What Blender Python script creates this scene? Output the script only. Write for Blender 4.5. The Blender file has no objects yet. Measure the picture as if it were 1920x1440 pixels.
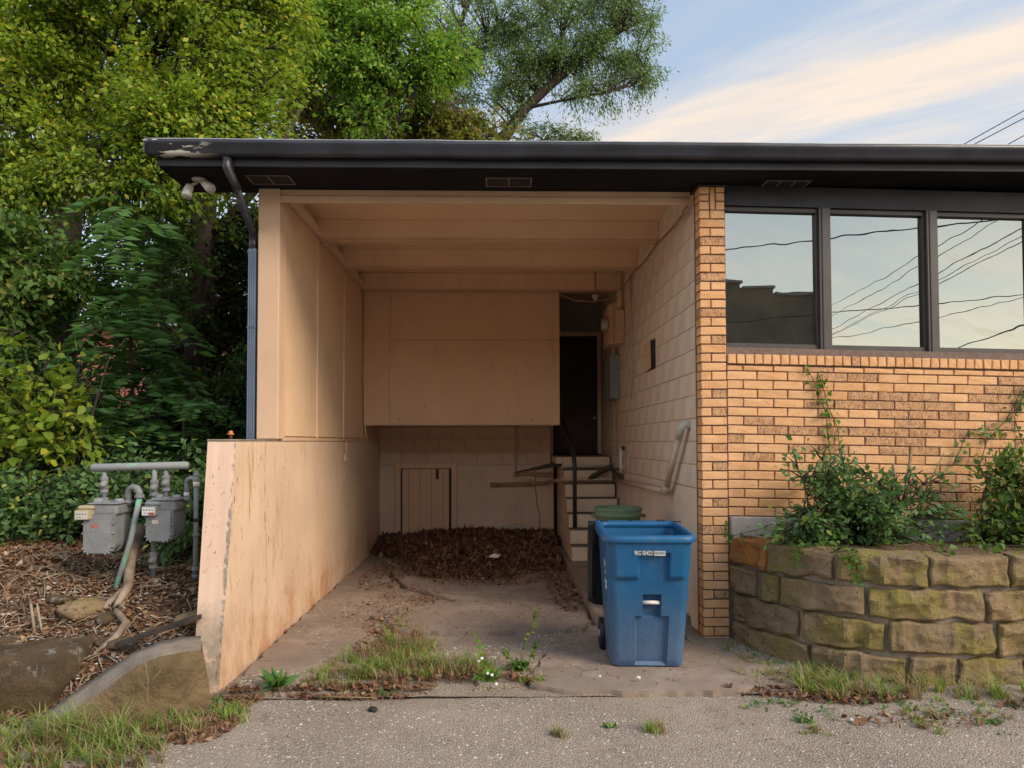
import bpy, bmesh, math, random
import numpy as np
from mathutils import Vector, Matrix, noise
R=math.radians
rng=np.random.default_rng(7); random.seed(7)
SC=bpy.context.scene
COL=SC.collection
# ------------------------------------------------------------------ camera
cam=bpy.data.cameras.new('camera'); camo=bpy.data.objects.new('camera',cam); COL.objects.link(camo)
cam.sensor_width=36; cam.lens=36*1343/1920; cam.shift_y=.0339
cam.clip_start=.05; cam.clip_end=2000
camo.location=(0,0,0)          # eye level is z = 0, the carport floor is 1.66 m below it
camo.rotation_euler=(R(91.84),R(0.1),R(-1.28))
SC.camera=camo
# ------------------------------------------------------------------ world
SUN_EL,SUN_AZ=R(34),R(128)     # azimuth clockwise from +Y
W=bpy.data.worlds.new('World'); SC.world=W; W.use_nodes=True
nt=W.node_tree; nt.nodes.clear()
def N(t,**k):
    n=nt.nodes.new(t)
    for a,b in k.items(): setattr(n,a,b)
    return n
def mth(op,a,b=None,c=None,clamp=False):
    n=nt.nodes.new('ShaderNodeMath'); n.operation=op; n.use_clamp=clamp
    for i,v in enumerate((a,b,c)):
        if v is None: continue
        if isinstance(v,(int,float)): n.inputs[i].default_value=v
        else: nt.links.new(v,n.inputs[i])
    return n.outputs[0]
def sstep(v,a,b):
    n=nt.nodes.new('ShaderNodeMapRange'); n.interpolation_type='SMOOTHSTEP'
    nt.links.new(v,n.inputs[0]); n.inputs[1].default_value=a; n.inputs[2].default_value=b
    return n.outputs[0]
def wmix(f,a,b):
    n=nt.nodes.new('ShaderNodeMix'); n.data_type='RGBA'
    if isinstance(f,(int,float)): n.inputs[0].default_value=f
    else: nt.links.new(f,n.inputs[0])
    for i,v in ((6,a),(7,b)):
        if isinstance(v,tuple): n.inputs[i].default_value=(*v,1)
        else: nt.links.new(v,n.inputs[i])
    return n.outputs[2]
sky=N('ShaderNodeTexSky',sky_type='NISHITA'); sky.sun_disc=False
sky.sun_elevation=SUN_EL; sky.sun_rotation=SUN_AZ; sky.air_density=1.2; sky.dust_density=.6; sky.ozone_density=1.5
tc=N('ShaderNodeTexCoord'); sep=N('ShaderNodeSeparateXYZ'); nt.links.new(tc.outputs['Generated'],sep.inputs[0])
dx,dy,dz=sep.outputs
den=mth('ADD',mth('MAXIMUM',dz,0.0),.12)
u=mth('DIVIDE',dx,den); v=mth('DIVIDE',dy,den)
# streaks of high cloud run along direction (0.84,-0.54) of the cloud sheet
a1=mth('ADD',mth('MULTIPLY',u,.84),mth('MULTIPLY',v,-.54)); a2=mth('ADD',mth('MULTIPLY',u,.54),mth('MULTIPLY',v,.84))
def cnoise(sa,sb,det,off):
    cb=N('ShaderNodeCombineXYZ')
    nt.links.new(mth('MULTIPLY',a1,sa),cb.inputs[0]); nt.links.new(mth('MULTIPLY',a2,sb),cb.inputs[1]); cb.inputs[2].default_value=off
    n=N('ShaderNodeTexNoise'); n.inputs['Scale'].default_value=1; n.inputs['Detail'].default_value=det; n.inputs['Roughness'].default_value=.62
    n.inputs['Distortion'].default_value=.5
    nt.links.new(cb.outputs[0],n.inputs['Vector']); return n.outputs[0]
n1=cnoise(.55,1.9,10,1.3); n2=cnoise(2.6,8.5,12,5.1); n3=cnoise(.3,.8,4,9.0)
nn=mth('ADD',mth('MULTIPLY',n1,.65),mth('MULTIPLY',n2,.35))
base=wmix(.10,sky.outputs[0],sky.outputs[0])
skyb=N('ShaderNodeBackground'); nt.links.new(base,skyb.inputs[0]); skyb.inputs[1].default_value=.078
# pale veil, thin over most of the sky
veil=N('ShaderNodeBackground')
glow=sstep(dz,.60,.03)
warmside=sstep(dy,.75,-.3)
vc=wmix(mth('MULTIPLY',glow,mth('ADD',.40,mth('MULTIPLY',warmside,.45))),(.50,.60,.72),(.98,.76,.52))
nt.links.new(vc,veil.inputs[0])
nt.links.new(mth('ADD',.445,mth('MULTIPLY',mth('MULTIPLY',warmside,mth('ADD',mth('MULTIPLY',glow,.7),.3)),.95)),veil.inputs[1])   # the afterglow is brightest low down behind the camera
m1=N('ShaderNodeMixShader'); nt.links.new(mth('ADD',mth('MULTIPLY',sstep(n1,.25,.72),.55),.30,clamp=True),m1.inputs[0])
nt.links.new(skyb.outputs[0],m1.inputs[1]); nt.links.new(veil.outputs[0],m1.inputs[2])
# brighter cream cloud band lit by the low sun
cl=N('ShaderNodeBackground'); cc=wmix(n2,(1.0,.76,.54),(.96,.84,.72)); nt.links.new(cc,cl.inputs[0]); cl.inputs[1].default_value=.42
bd=mth('ABSOLUTE',mth('SUBTRACT',mth('ADD',a2,mth('MULTIPLY',mth('SUBTRACT',n3,.5),.5)),1.70))
band=sstep(bd,.17,.02)
dens=mth('MULTIPLY',mth('ADD',mth('MULTIPLY',band,.75),mth('MULTIPLY',sstep(nn,.50,.72),.55)),mth('ADD',sstep(nn,.30,.60),.25),clamp=True)
m2=N('ShaderNodeMixShader'); nt.links.new(mth('MULTIPLY',dens,.82),m2.inputs[0])
nt.links.new(m1.outputs[0],m2.inputs[1]); nt.links.new(cl.outputs[0],m2.inputs[2])
wo=N('ShaderNodeOutputWorld'); nt.links.new(m2.outputs[0],wo.inputs[0])
# ------------------------------------------------------------------ sun (low, veiled by thin cloud)
sl=bpy.data.lights.new('sun','SUN'); sl.energy=1.35; sl.angle=R(26); sl.color=(1,.82,.62)
so=bpy.data.objects.new('sun',sl); COL.objects.link(so)
sd=Vector((math.sin(SUN_AZ)*math.cos(SUN_EL),math.cos(SUN_AZ)*math.cos(SUN_EL),math.sin(SUN_EL)))
so.rotation_euler=sd.to_track_quat('Z','Y').to_euler(); so.location=sd*60
SC.view_settings.view_transform='Standard'; SC.view_settings.look='None'
SC.view_settings.gamma=1; SC.view_settings.use_curve_mapping=False; SC.view_settings.exposure=1.4
SC.render.engine='CYCLES'
SC.cycles.max_bounces=10; SC.cycles.diffuse_bounces=7; SC.cycles.transparent_max_bounces=16
# ================================================================== helpers
def tag(o,label=None,cat=None,group=None,kind=None):
    if label: o['label']=label
    if cat: o['category']=cat
    if group: o['group']=group
    if kind: o['kind']=kind
    return o
def attach(o,p,keep=True):
    """parent o to p; keep=True: o's coordinates are world coordinates"""
    if p is not None:
        o.parent=p
        if keep: o.matrix_parent_inverse=Matrix.Translation(-Vector(PW.get(p.name,(0,0,0))))
PW={}
def thing(name,label,cat,loc=(0,0,0),group=None,rz=0):
    o=bpy.data.objects.new(name,None); COL.objects.link(o); o.location=loc; o.rotation_euler.z=rz
    o.empty_display_size=.1
    PW[o.name]=tuple(loc)
    return tag(o,label,cat,group)
def subempty(name,parent,kind=None):
    o=bpy.data.objects.new(name,None); COL.objects.link(o); attach(o,parent); PW[o.name]=(0,0,0)
    return o
def link(name,me,parent=None,keep=True):
    o=bpy.data.objects.new(name,me); COL.objects.link(o)
    if parent is not None: attach(o,parent,keep)
    PW[o.name]=(0,0,0)
    return o
class MB:
    def __init__(s,fn=None): s.v=[]; s.f=[]; s.mi=[]; s.m=0; s.sm=[]; s.fn=fn
    def add(s,vs,fs,smooth=False):
        b=len(s.v); s.v+= [tuple(q) for q in vs]
        for f in fs: s.f.append(tuple(i+b for i in f)); s.mi.append(s.m); s.sm.append(smooth)
        return s
    def box(s,x0,x1,y0,y1,z0,z1,ch=0,rot=None,piv=None):
        if ch<=0:
            vs=[(x,y,z) for z in (z0,z1) for y in (y0,y1) for x in (x0,x1)]
            fs=[(0,2,3,1),(4,5,7,6),(0,1,5,4),(2,6,7,3),(0,4,6,2),(1,3,7,5)]
        else:
            bm=bmesh.new(); bmesh.ops.create_cube(bm,size=1)
            for q in bm.verts: q.co=((x0+x1)/2+q.co.x*(x1-x0),(y0+y1)/2+q.co.y*(y1-y0),(z0+z1)/2+q.co.z*(z1-z0))
            bmesh.ops.bevel(bm,geom=list(bm.edges),offset=ch,segments=2 if ch>.006 else 1,affect='EDGES',profile=.5)
            bm.verts.index_update()
            vs=[tuple(q.co) for q in bm.verts]; fs=[tuple(q.index for q in f.verts) for f in bm.faces]; bm.free()
        if rot is not None:
            p=Vector(piv or ((x0+x1)/2,(y0+y1)/2,(z0+z1)/2))
            vs=[tuple(rot@(Vector(q)-p)+p) for q in vs]
        return s.add(vs,fs)
    def tube(s,pts,r,n=8,cap=True,flat=1.0):
        pts=[Vector(p) for p in pts]; k=len(pts)
        rs=r if isinstance(r,(list,tuple)) else [r]*k
        t0=(pts[1]-pts[0]).normalized(); a=t0.orthogonal().normalized()
        vs=[]; fs=[]
        for i,p in enumerate(pts):
            t=(pts[min(i+1,k-1)]-pts[max(i-1,0)])
            t=t.normalized() if t.length>1e-9 else t0
            a=(a-t*a.dot(t)); a=a.normalized() if a.length>1e-6 else t.orthogonal().normalized()
            b=t.cross(a)
            for j in range(n):
                th=2*math.pi*j/n; vs.append(p+(a*math.cos(th)+b*math.sin(th)*flat)*rs[i])
        for i in range(k-1):
            for j in range(n):
                fs.append((i*n+j,i*n+(j+1)%n,(i+1)*n+(j+1)%n,(i+1)*n+j))
        if cap: fs.append(tuple(range(n-1,-1,-1))); fs.append(tuple((k-1)*n+j for j in range(n)))
        return s.add(vs,fs,True)
    def lathe(s,c,axis,prof,n=16,smooth=True):
        """prof: list of (distance along axis, radius)"""
        ax=Vector(axis).normalized(); a=ax.orthogonal().normalized(); b=ax.cross(a); c=Vector(c); vs=[]; fs=[]
        for h,r in prof:
            for j in range(n):
                th=2*math.pi*j/n; vs.append(c+ax*h+(a*math.cos(th)+b*math.sin(th))*r)
        for i in range(len(prof)-1):
            for j in range(n): fs.append((i*n+j,i*n+(j+1)%n,(i+1)*n+(j+1)%n,(i+1)*n+j))
        fs.append(tuple(range(n-1,-1,-1))); fs.append(tuple((len(prof)-1)*n+j for j in range(n)))
        return s.add(vs,fs,smooth)
    def prism(s,poly,ax,a0,a1):
        """extrude 2-D polygon along axis 'x','y' or 'z' between a0 and a1"""
        n=len(poly); vs=[]
        for a in (a0,a1):
            for p in poly:
                vs.append({'x':(a,p[0],p[1]),'y':(p[0],a,p[1]),'z':(p[0],p[1],a)}[ax])
        fs=[tuple(range(n-1,-1,-1)),tuple(range(n,2*n))]+[(i,(i+1)%n,n+(i+1)%n,n+i) for i in range(n)]
        return s.add(vs,fs)
    def quad(s,a,b,c,d): return s.add([a,b,c,d],[(0,1,2,3)])
    def mesh(s,name,mats):
        me=bpy.data.meshes.new(name)
        vs=[s.fn(q) for q in s.v] if s.fn else s.v
        me.from_pydata(vs,[],s.f)
        if not isinstance(mats,(list,tuple)): mats=[mats]
        for m in mats: me.materials.append(m)
        me.polygons.foreach_set('material_index',s.mi); me.polygons.foreach_set('use_smooth',s.sm)
        bm=bmesh.new(); bm.from_mesh(me); bmesh.ops.recalc_face_normals(bm,faces=bm.faces); bm.to_mesh(me); bm.free()
        me.update(); return me
    def build(s,name,mats,parent=None,keep=True):
        return link(name,s.mesh(name,mats),parent,keep)
def bigmesh(name,V,F,mat):
    """numpy: V (n,3), F (m,k) all faces with k corners"""
    me=bpy.data.meshes.new(name); k=F.shape[1]
    me.vertices.add(len(V)); me.vertices.foreach_set('co',np.asarray(V,np.float32).ravel())
    me.loops.add(F.size); me.loops.foreach_set('vertex_index',F.astype(np.int32).ravel())
    me.polygons.add(len(F)); me.polygons.foreach_set('loop_start',np.arange(0,F.size,k,dtype=np.int32))
    me.update(calc_edges=True); me.materials.append(mat); return me
def smooth(o):
    o.data.polygons.foreach_set('use_smooth',[True]*len(o.data.polygons)); return o
# ================================================================== materials
class M:
    def __init__(s,name):
        s.m=bpy.data.materials.new(name); s.m.use_nodes=True; s.t=s.m.node_tree; s.t.nodes.clear()
        s.out=s.n('ShaderNodeOutputMaterial'); s.p=s.n('ShaderNodeBsdfPrincipled'); s.l(s.p.outputs[0],s.out.inputs[0])
        s.co=s.n('ShaderNodeTexCoord').outputs['Object']; s.oi=None
    def n(s,t): return s.t.nodes.new(t)
    def l(s,a,b): s.t.links.new(a,b)
    def set(s,i,v):
        if hasattr(v,'links') or hasattr(v,'is_linked'): s.l(v,i)
        elif isinstance(v,tuple) and len(v)==3 and len(i.default_value)==4: i.default_value=(*v,1)
        else: i.default_value=v
    def vec(s,scale=(1,1,1),rand=False):
        m=s.n('ShaderNodeMapping'); s.l(s.co,m.inputs[0]); m.inputs['Scale'].default_value=scale
        if rand:
            o=s.n('ShaderNodeObjectInfo'); q=s.n('ShaderNodeVectorMath'); q.operation='SCALE'; q.inputs[0].default_value=(37,51,23); s.l(o.outputs['Random'],q.inputs['Scale']); s.l(q.outputs[0],m.inputs['Location'])
        return m.outputs[0]
    def noise(s,scale=5,det=4,rough=.55,vec=None,dist=0):
        n=s.n('ShaderNodeTexNoise'); n.inputs['Scale'].default_value=scale; n.inputs['Detail'].default_value=det; n.inputs['Roughness'].default_value=rough; n.inputs['Distortion'].default_value=dist
        s.l(vec if vec is not None else s.co,n.inputs['Vector']); return n.outputs[0]
    def vor(s,scale,vec=None,feat='F1',out='Distance'):
        n=s.n('ShaderNodeTexVoronoi'); n.feature=feat; n.inputs['Scale'].default_value=scale
        s.l(vec if vec is not None else s.co,n.inputs['Vector']); return n.outputs[out]
    def wob(s,amp,sc):
        n=s.n('ShaderNodeTexNoise'); n.inputs['Scale'].default_value=sc; n.inputs['Detail'].default_value=7; n.inputs['Roughness'].default_value=.7; s.l(s.co,n.inputs['Vector'])
        q=s.n('ShaderNodeVectorMath'); q.operation='SCALE'; q.inputs['Scale'].default_value=amp; s.l(n.outputs['Color'],q.inputs[0]); a=s.n('ShaderNodeVectorMath'); s.l(s.co,a.inputs[0]); s.l(q.outputs[0],a.inputs[1]); return a.outputs[0]
    def ramp(s,f,a,b,lo=0.,hi=1.):
        n=s.n('ShaderNodeMapRange'); n.interpolation_type='SMOOTHSTEP'; s.l(f,n.inputs[0]); n.inputs[1].default_value=a; n.inputs[2].default_value=b; n.inputs[3].default_value=lo; n.inputs[4].default_value=hi; return n.outputs[0]
    def math(s,op,a,b=0.,clamp=False):
        n=s.n('ShaderNodeMath'); n.operation=op; n.use_clamp=clamp; s.set(n.inputs[0],a); s.set(n.inputs[1],b); return n.outputs[0]
    def mix(s,f,a,b,bt='MIX'):
        n=s.n('ShaderNodeMix'); n.data_type='RGBA'; n.blend_type=bt; s.set(n.inputs[0],f); s.set(n.inputs[6],a); s.set(n.inputs[7],b); return n.outputs[2]
    def xyz(s): 
        n=s.n('ShaderNodeSeparateXYZ'); s.l(s.co,n.inputs[0]); return n.outputs
    def isl(s): return s.n('ShaderNodeNewGeometry').outputs['Random Per Island']
    def rnd(s): return s.n('ShaderNodeObjectInfo').outputs['Random']
    def bump(s,h,d=.01,st=1.,prev=None):
        n=s.n('ShaderNodeBump'); n.inputs['Distance'].default_value=d; n.inputs['Strength'].default_value=st; s.l(h,n.inputs['Height'])
        if prev is not None: s.l(prev,n.inputs['Normal'])
        return n.outputs[0]
    def fin(s,col,rough=.8,nrm=None,spec=.3,metal=0.,**k):
        s.set(s.p.inputs['Base Color'],col); s.set(s.p.inputs['Roughness'],rough); s.set(s.p.inputs['Specular IOR Level'],spec); s.set(s.p.inputs['Metallic'],metal)
        if nrm is not None: s.l(nrm,s.p.inputs['Normal'])
        return s.m
def simple(name,c1,c2,scale=8,rough=.8,bump=.002,bscale=60,spec=.3,metal=0.,rand=False,det=5):
    m=M(name); v=m.vec(rand=rand); f=m.ramp(m.noise(scale,det,.6,v),.3,.7); c=m.mix(f,c1,c2)
    if rand: c=m.mix(m.math('MULTIPLY',m.rnd(),.35),c,tuple(x*.6 for x in c1))
    return m.fin(c,rough,m.bump(m.noise(bscale,4,.6,v),bump),spec,metal)
def painted_wall(name,c,c2,flake=0.,rust=False,zr=None,stretch=(1,1,.25),joint=False,side=None):
    """painted masonry or plywood: soft mottling, vertical dirt runs, flaked spots"""
    m=M(name); f=m.ramp(m.noise(1.7,6,.6),.3,.7); col=m.mix(f,c,c2)
    run=m.ramp(m.noise(9,6,.7,m.vec((1,1,.12))),.50,.78); col=m.mix(m.math('MULTIPLY',run,.22),col,tuple(x*.55 for x in c))
    x,y,z=m.xyz()
    fine=m.noise(140,3,.6); h=fine
    big=m.ramp(m.noise(.9,6,.7),.35,.75); col=m.mix(m.math('MULTIPLY',big,.28),col,tuple(q*.68 for q in c2))
    sp0=m.ramp(m.noise(55,3,.7),.735,.75); col=m.mix(m.math('MULTIPLY',sp0,.6),col,(.22,.14,.09))
    dr=m.ramp(m.noise(5,7,.75,m.vec((1,1,.05))),.60,.72); col=m.mix(m.math('MULTIPLY',dr,.25),col,(.36,.22,.13))
    if rust:
        low=m.ramp(z,-.95,-1.62); rs=m.ramp(m.noise(2.2,8,.75,m.vec((1,1.,.6))),.40,.66)
        col=m.mix(m.math('MULTIPLY',m.math('MULTIPLY',low,rs),.85),col,(.44,.20,.085))
        st=m.ramp(m.noise(5.5,9,.8,m.vec((1,1.5,.20))),.545,.60); fr=m.math('MULTIPLY',m.ramp(y,6.9,5.7),m.ramp(m.noise(2.0,3,.5,m.vec((1,1.2,.4))),.42,.55))
        col=m.mix(m.math('MULTIPLY',m.math('MULTIPLY',st,fr),.8),col,(.44,.24,.12))
    if flake>1.1:
        k0=m.math('MULTIPLY',m.ramp(z,-.95,-1.45),m.ramp(m.noise(7,8,.75),.36,.52)); col=m.mix(k0,col,m.mix(m.ramp(m.noise(20,5,.7),.35,.7),(.40,.33,.26),(.27,.21,.16)))
    if flake>0:
        msk=m.ramp(m.noise(3.0,5,.6,m.vec((1,1,.35))),.40,.68)
        q0=.045 if rust else 0.; sp=m.ramp(m.noise(26 if rust else 38,5,.7,m.vec((1,1,.35 if rust else .6))),.70-.06*flake-q0*.55,.72-.06*flake-q0*.55)
        k=m.math('MULTIPLY',sp,m.ramp(msk,.25,.6)); k=m.math('MULTIPLY',k,m.ramp(y,9,6)) if rust else k
        col=m.mix(k,col,(.25,.20,.155)); h=m.math('ADD',m.math('MULTIPLY',fine,.35),m.math('MULTIPLY',k,-1.2))
    return m.fin(col,.75,m.bump(h,.003),.25)
MAT={}
MAT['wall_low']=painted_wall('peeling_peach_paint',(.73,.54,.385),(.66,.475,.335),1.0,True)
MAT['wall_front']=painted_wall('pitted_pink_paint',(.72,.53,.41),(.66,.47,.36),1.15)
MAT['ply']=painted_wall('peach_painted_plywood',(.76,.54,.355),(.71,.495,.32),0.12)
MAT['beam']=painted_wall('peach_painted_timber',(.76,.56,.38),(.71,.51,.345),.1)
MAT['column']=painted_wall('weathered_column_paint',(.66,.46,.31),(.60,.41,.28),.35)
MAT['block']=painted_wall('pale_painted_block',(.74,.65,.56),(.68,.59,.505),.0)
MAT['joint']=painted_wall('painted_joint',(.56,.47,.39),(.50,.42,.345),.0)
MAT['backwall']=painted_wall('painted_back_wall',(.74,.58,.44),(.67,.52,.385),.45)
MAT['stairs']=painted_wall('painted_stair_riser',(.76,.63,.49),(.70,.57,.43),.35)
MAT['tread']=simple('worn_stair_tread',(.20,.165,.14),(.13,.105,.09),14,.9)
MAT['black']=simple('black_painted_metal',(.022,.024,.03),(.035,.037,.045),5,.38,.0008,30,.5)
m=M('black_gutter_paint'); x,y,z=m.xyz(); pe=m.ramp(m.noise(7,5,.6,m.vec((.6,1,2.2))),.56,.585); pe=m.math('MULTIPLY',pe,m.ramp(x,-2.15,-2.45))
pe2=m.ramp(m.noise(22,4,.7),.72,.74); pe=m.math('MAXIMUM',pe,m.math('MULTIPLY',pe2,.5))
MAT['gutter']=m.fin(m.mix(pe,m.mix(m.ramp(m.noise(3,5),.3,.7),(.018,.020,.028),(.036,.041,.055)),(.55,.54,.50)),.33,m.bump(m.noise(2.2,3),.012,.6),.5)
MAT['rim']=simple('sky_glint_gutter_lip',(.42,.44,.47),(.30,.31,.34),9,.4,.001,40,.5)  # sky reflection painted as lighter grey along the gutter's top edge
MAT['fascia']=simple('black_painted_fascia',(.014,.0145,.018),(.026,.027,.032),2.5,.5,.002,30,.4)
MAT['soffit']=simple('black_painted_soffit',(.008,.008,.010),(.014,.014,.016),2.5,.8,.001,30,.15)
MAT['bronze']=simple('dark_bronze_frame',(.050,.043,.042),(.065,.056,.053),4,.45,.0005,60,.5)
MAT['ventmesh']=simple('vent_screen',(.02,.018,.018),(.03,.026,.026),200,.8)
MAT['ventframe']=simple('taupe_vent_frame',(.20,.15,.13),(.15,.115,.10),20,.7)
MAT['shingle']=simple('grey_asphalt_shingle',(.10,.095,.09),(.16,.15,.14),40,.95,.003,200)
def brickmat(name,mott):
    m=M(name); v=m.vec((1,1,1),True); r=m.rnd()
    c=m.mix(m.ramp(r,.05,.95),(.76,.44,.22),(.67,.355,.16)); c=m.mix(m.ramp(m.noise(9,5,.6,v),.35,.75),c,(.77,.47,.26))
    sc=m.ramp(m.noise(1,5,.7,m.vec((30,1,60),True),1.6),.57,.66); c=m.mix(m.math('MULTIPLY',sc,.55),c,(.30,.125,.055))
    if mott:
        k=m.ramp(m.noise(1,6,.75,m.vec((75,1,26),True),1.0),.47,.56); c=m.mix(m.math('MULTIPLY',k,.62),m.mix(.30,c,(.40,.22,.13)),(.12,.07,.055))
    h=m.math('ADD',m.noise(110,4,.7,v),m.math('MULTIPLY',m.noise(1,3,.6,m.vec((30,1,60),True),1.5),1.1))
    return m.fin(c,.88,m.bump(h,.006),.2)
MAT['brick']=brickmat('orange_brick',False); MAT['brickd']=brickmat('flashed_brick',True)
MAT['mortar']=simple('grey_mortar',(.15,.11,.09),(.21,.155,.13),30,.95,.004,120)
MAT['concrete']=simple('grey_concrete',(.46,.41,.36),(.34,.30,.26),3,.93,.003,90)
m=M('stained_driveway_concrete'); a=m.ramp(m.noise(1.1,7,.65),.3,.7); b=m.ramp(m.noise(5,6,.7),.45,.75); sp=m.ramp(m.noise(120,3,.7),.35,.75)
c=m.mix(a,(.29,.225,.178),(.20,.158,.127)); c=m.mix(m.math('MULTIPLY',b,.6),c,(.17,.125,.095)); c=m.mix(m.math('MULTIPLY',m.ramp(m.noise(2.3,8,.75),.50,.60),.45),c,(.40,.32,.255)); c=m.mix(m.math('MULTIPLY',m.ramp(m.vor(.9,m.wob(.35,2.3),'DISTANCE_TO_EDGE'),.006,.001),m.ramp(m.noise(1.7,3),.48,.56)),c,(.06,.045,.035)); c=m.mix(m.math('MULTIPLY',sp,.35),c,(.38,.31,.25))
cr=m.ramp(m.vor(1.3,m.vec((1,1.6,1)),'DISTANCE_TO_EDGE'),.012,.0); 
MAT['slab']=m.fin(c,.93,m.bump(m.math('ADD',m.noise(70,5,.7),m.math('MULTIPLY',m.noise(7,4),1.5)),.004),.2)
def gravel(name,c1,c2,c3,sc):
    m=M(name); d=m.vor(sc); colr=m.n('ShaderNodeSeparateColor'); vv=m.n('ShaderNodeTexVoronoi'); vv.inputs['Scale'].default_value=sc; m.l(m.co,vv.inputs['Vector']); m.l(vv.outputs['Color'],colr.inputs[0])
    pick=m.ramp(colr.outputs[0],.35,.95); c=m.mix(m.ramp(m.noise(1.3,6,.65),.3,.7),c1,c2); st=m.mix(colr.outputs[1],c3,tuple(q*.6 for q in c3))
    c=m.mix(m.math('MULTIPLY',pick,m.ramp(d,.55,.25)),c,st); c=m.mix(m.math('MULTIPLY',m.ramp(m.noise(.8,4,.6),.5,.7),.5),c,tuple(q*.75 for q in c1))
    c=m.mix(m.math('MULTIPLY',m.ramp(m.noise(1.9,8,.75),.50,.62),.55),c,m.mix(m.ramp(m.noise(30,4,.7),.4,.6),tuple(q*.55 for q in c2),c1)); c=m.mix(m.math('MULTIPLY',m.ramp(m.noise(.55,6,.7),.52,.66),.35),c,tuple(min(1,q*1.35) for q in c1))
    h=m.math('ADD',m.math('MULTIPLY',d,-1.2),m.math('MULTIPLY',m.noise(45,5,.7),.8))
    return m.fin(c,.95,m.bump(h,.008),.08)
MAT['street']=gravel('worn_chip_road',(.37,.305,.245),(.275,.225,.18),(.62,.56,.48),85)
MAT['grav']=gravel('broken_gravelly_concrete',(.33,.265,.21),(.24,.195,.155),(.50,.44,.37),60)
MAT['dirt']=gravel('leafy_dirt',(.10,.062,.040),(.15,.10,.066),(.26,.19,.13),34)
def stonemat():
    m=M('mossy_sandstone'); v=m.vec((1,1,1),True); r=m.rnd()
    c=m.mix(m.ramp(r,.2,.8),(.60,.43,.25),(.38,.285,.205)); c=m.mix(m.ramp(m.noise(4,6,.65,v),.35,.7),c,(.46,.32,.18)); c=m.mix(m.ramp(m.noise(2.4,8,.75,v),.44,.60),c,(.40,.33,.11))
    c=m.mix(m.ramp(m.noise(9,9,.8,v),.53,.68),c,(.10,.078,.058)); c=m.mix(m.math('MULTIPLY',m.ramp(m.noise(22,8,.8,v),.54,.66),.75),c,(.56,.46,.33))
    pit=m.ramp(m.vor(16,v),.12,.02); c=m.mix(m.math('MULTIPLY',pit,.8),c,(.05,.035,.025)); h=m.math('ADD',m.math('MULTIPLY',m.noise(11,9,.8,v),2.6),m.math('MULTIPLY',pit,-1.2)); return m.fin(c,.97,m.bump(h,.035),.08)
MAT['stone']=stonemat()
m=M('rusty_orange_sandstone'); MAT['stoneo']=m.fin(m.mix(m.ramp(m.noise(6,6,.7),.35,.7),(.42,.17,.045),(.24,.12,.055)),.95,m.bump(m.noise(14,7,.75),.02),.15)
m=M('lichened_boulder'); c=m.mix(m.ramp(m.noise(5,6,.7),.35,.7),(.22,.155,.09),(.12,.092,.065)); x,y,z=m.xyz(); c=m.mix(m.math('MULTIPLY',m.ramp(m.noise(9,6,.75),.54,.64),m.ramp(z,-1.52,-1.36)),c,(.42,.40,.36)); MAT['boulder']=m.fin(c,.95,m.bump(m.math('ADD',m.math('MULTIPLY',m.noise(9,10,.8),2.),m.noise(60,4,.7)),.04),.08)
MAT['curbface']=simple('soil_stained_curb_face',(.20,.145,.085),(.085,.062,.036),2.6,.97,.04,11,.05)
MAT['curb']=simple('old_curb_concrete',(.30,.25,.20),(.20,.165,.13),5,.95,.015,40,.08)
def leafmat(name,c1,c2,c3,tr=.45,p3=.86):
    m=M(name); i=m.isl(); c=m.mix(i,c1,c2); k=m.ramp(i,p3,p3+.02); c=m.mix(k,c,c3)
    c=m.mix(m.math('MULTIPLY',m.ramp(m.noise(1.4,3,.5),.35,.65),.45),c,tuple(q*.62 for q in c1))
    m.set(m.p.inputs['Base Color'],c); m.p.inputs['Roughness'].default_value=.55; m.p.inputs['Specular IOR Level'].default_value=.35
    t=m.n('ShaderNodeBsdfTranslucent'); m.l(m.mix(.5,c,m.mix(1.,c,(1.5,1.5,.5),'MULTIPLY')),t.inputs[0]); s=m.n('ShaderNodeMixShader'); s.inputs[0].default_value=tr
    m.l(m.p.outputs[0],s.inputs[1]); m.l(t.outputs[0],s.inputs[2]); m.l(s.outputs[0],m.out.inputs[0]); return m.m
MAT['lf_yel']=leafmat('yellow_green_leaves',(.19,.31,.035),(.34,.44,.045),(.54,.50,.06))
MAT['lf_bright']=leafmat('bright_green_leaves',(.16,.33,.045),(.26,.44,.06),(.42,.45,.08))
MAT['lf_mid']=leafmat('mid_green_leaves',(.09,.18,.045),(.15,.26,.055),(.30,.29,.07))
MAT['lf_dark']=leafmat('dark_green_leaves',(.050,.11,.034),(.10,.18,.045),(.20,.24,.05),.3)
MAT['lf_elm']=leafmat('elm_leaves',(.14,.24,.10),(.21,.33,.12),(.30,.36,.10))
MAT['lf_olive']=leafmat('olive_leaves',(.19,.24,.045),(.30,.32,.06),(.36,.20,.08),.4,.8)
MAT['lf_sumac']=leafmat('blue_green_fronds',(.085,.20,.06),(.14,.29,.075),(.20,.32,.07),.35,.95)
MAT['lf_bush']=leafmat('bush_leaves',(.10,.20,.075),(.17,.30,.10),(.38,.44,.09),.35,.93)
MAT['lf_ivy']=leafmat('creeper_leaves',(.08,.19,.025),(.12,.24,.03),(.2,.28,.03),.35,.95)
MAT['grass']=leafmat('grass_blades',(.19,.31,.06),(.30,.42,.08),(.48,.41,.20),.4,.72)
MAT['straw']=leafmat('dry_grass_blades',(.36,.27,.15),(.28,.20,.10),(.2,.24,.05),.3,.9)
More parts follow.
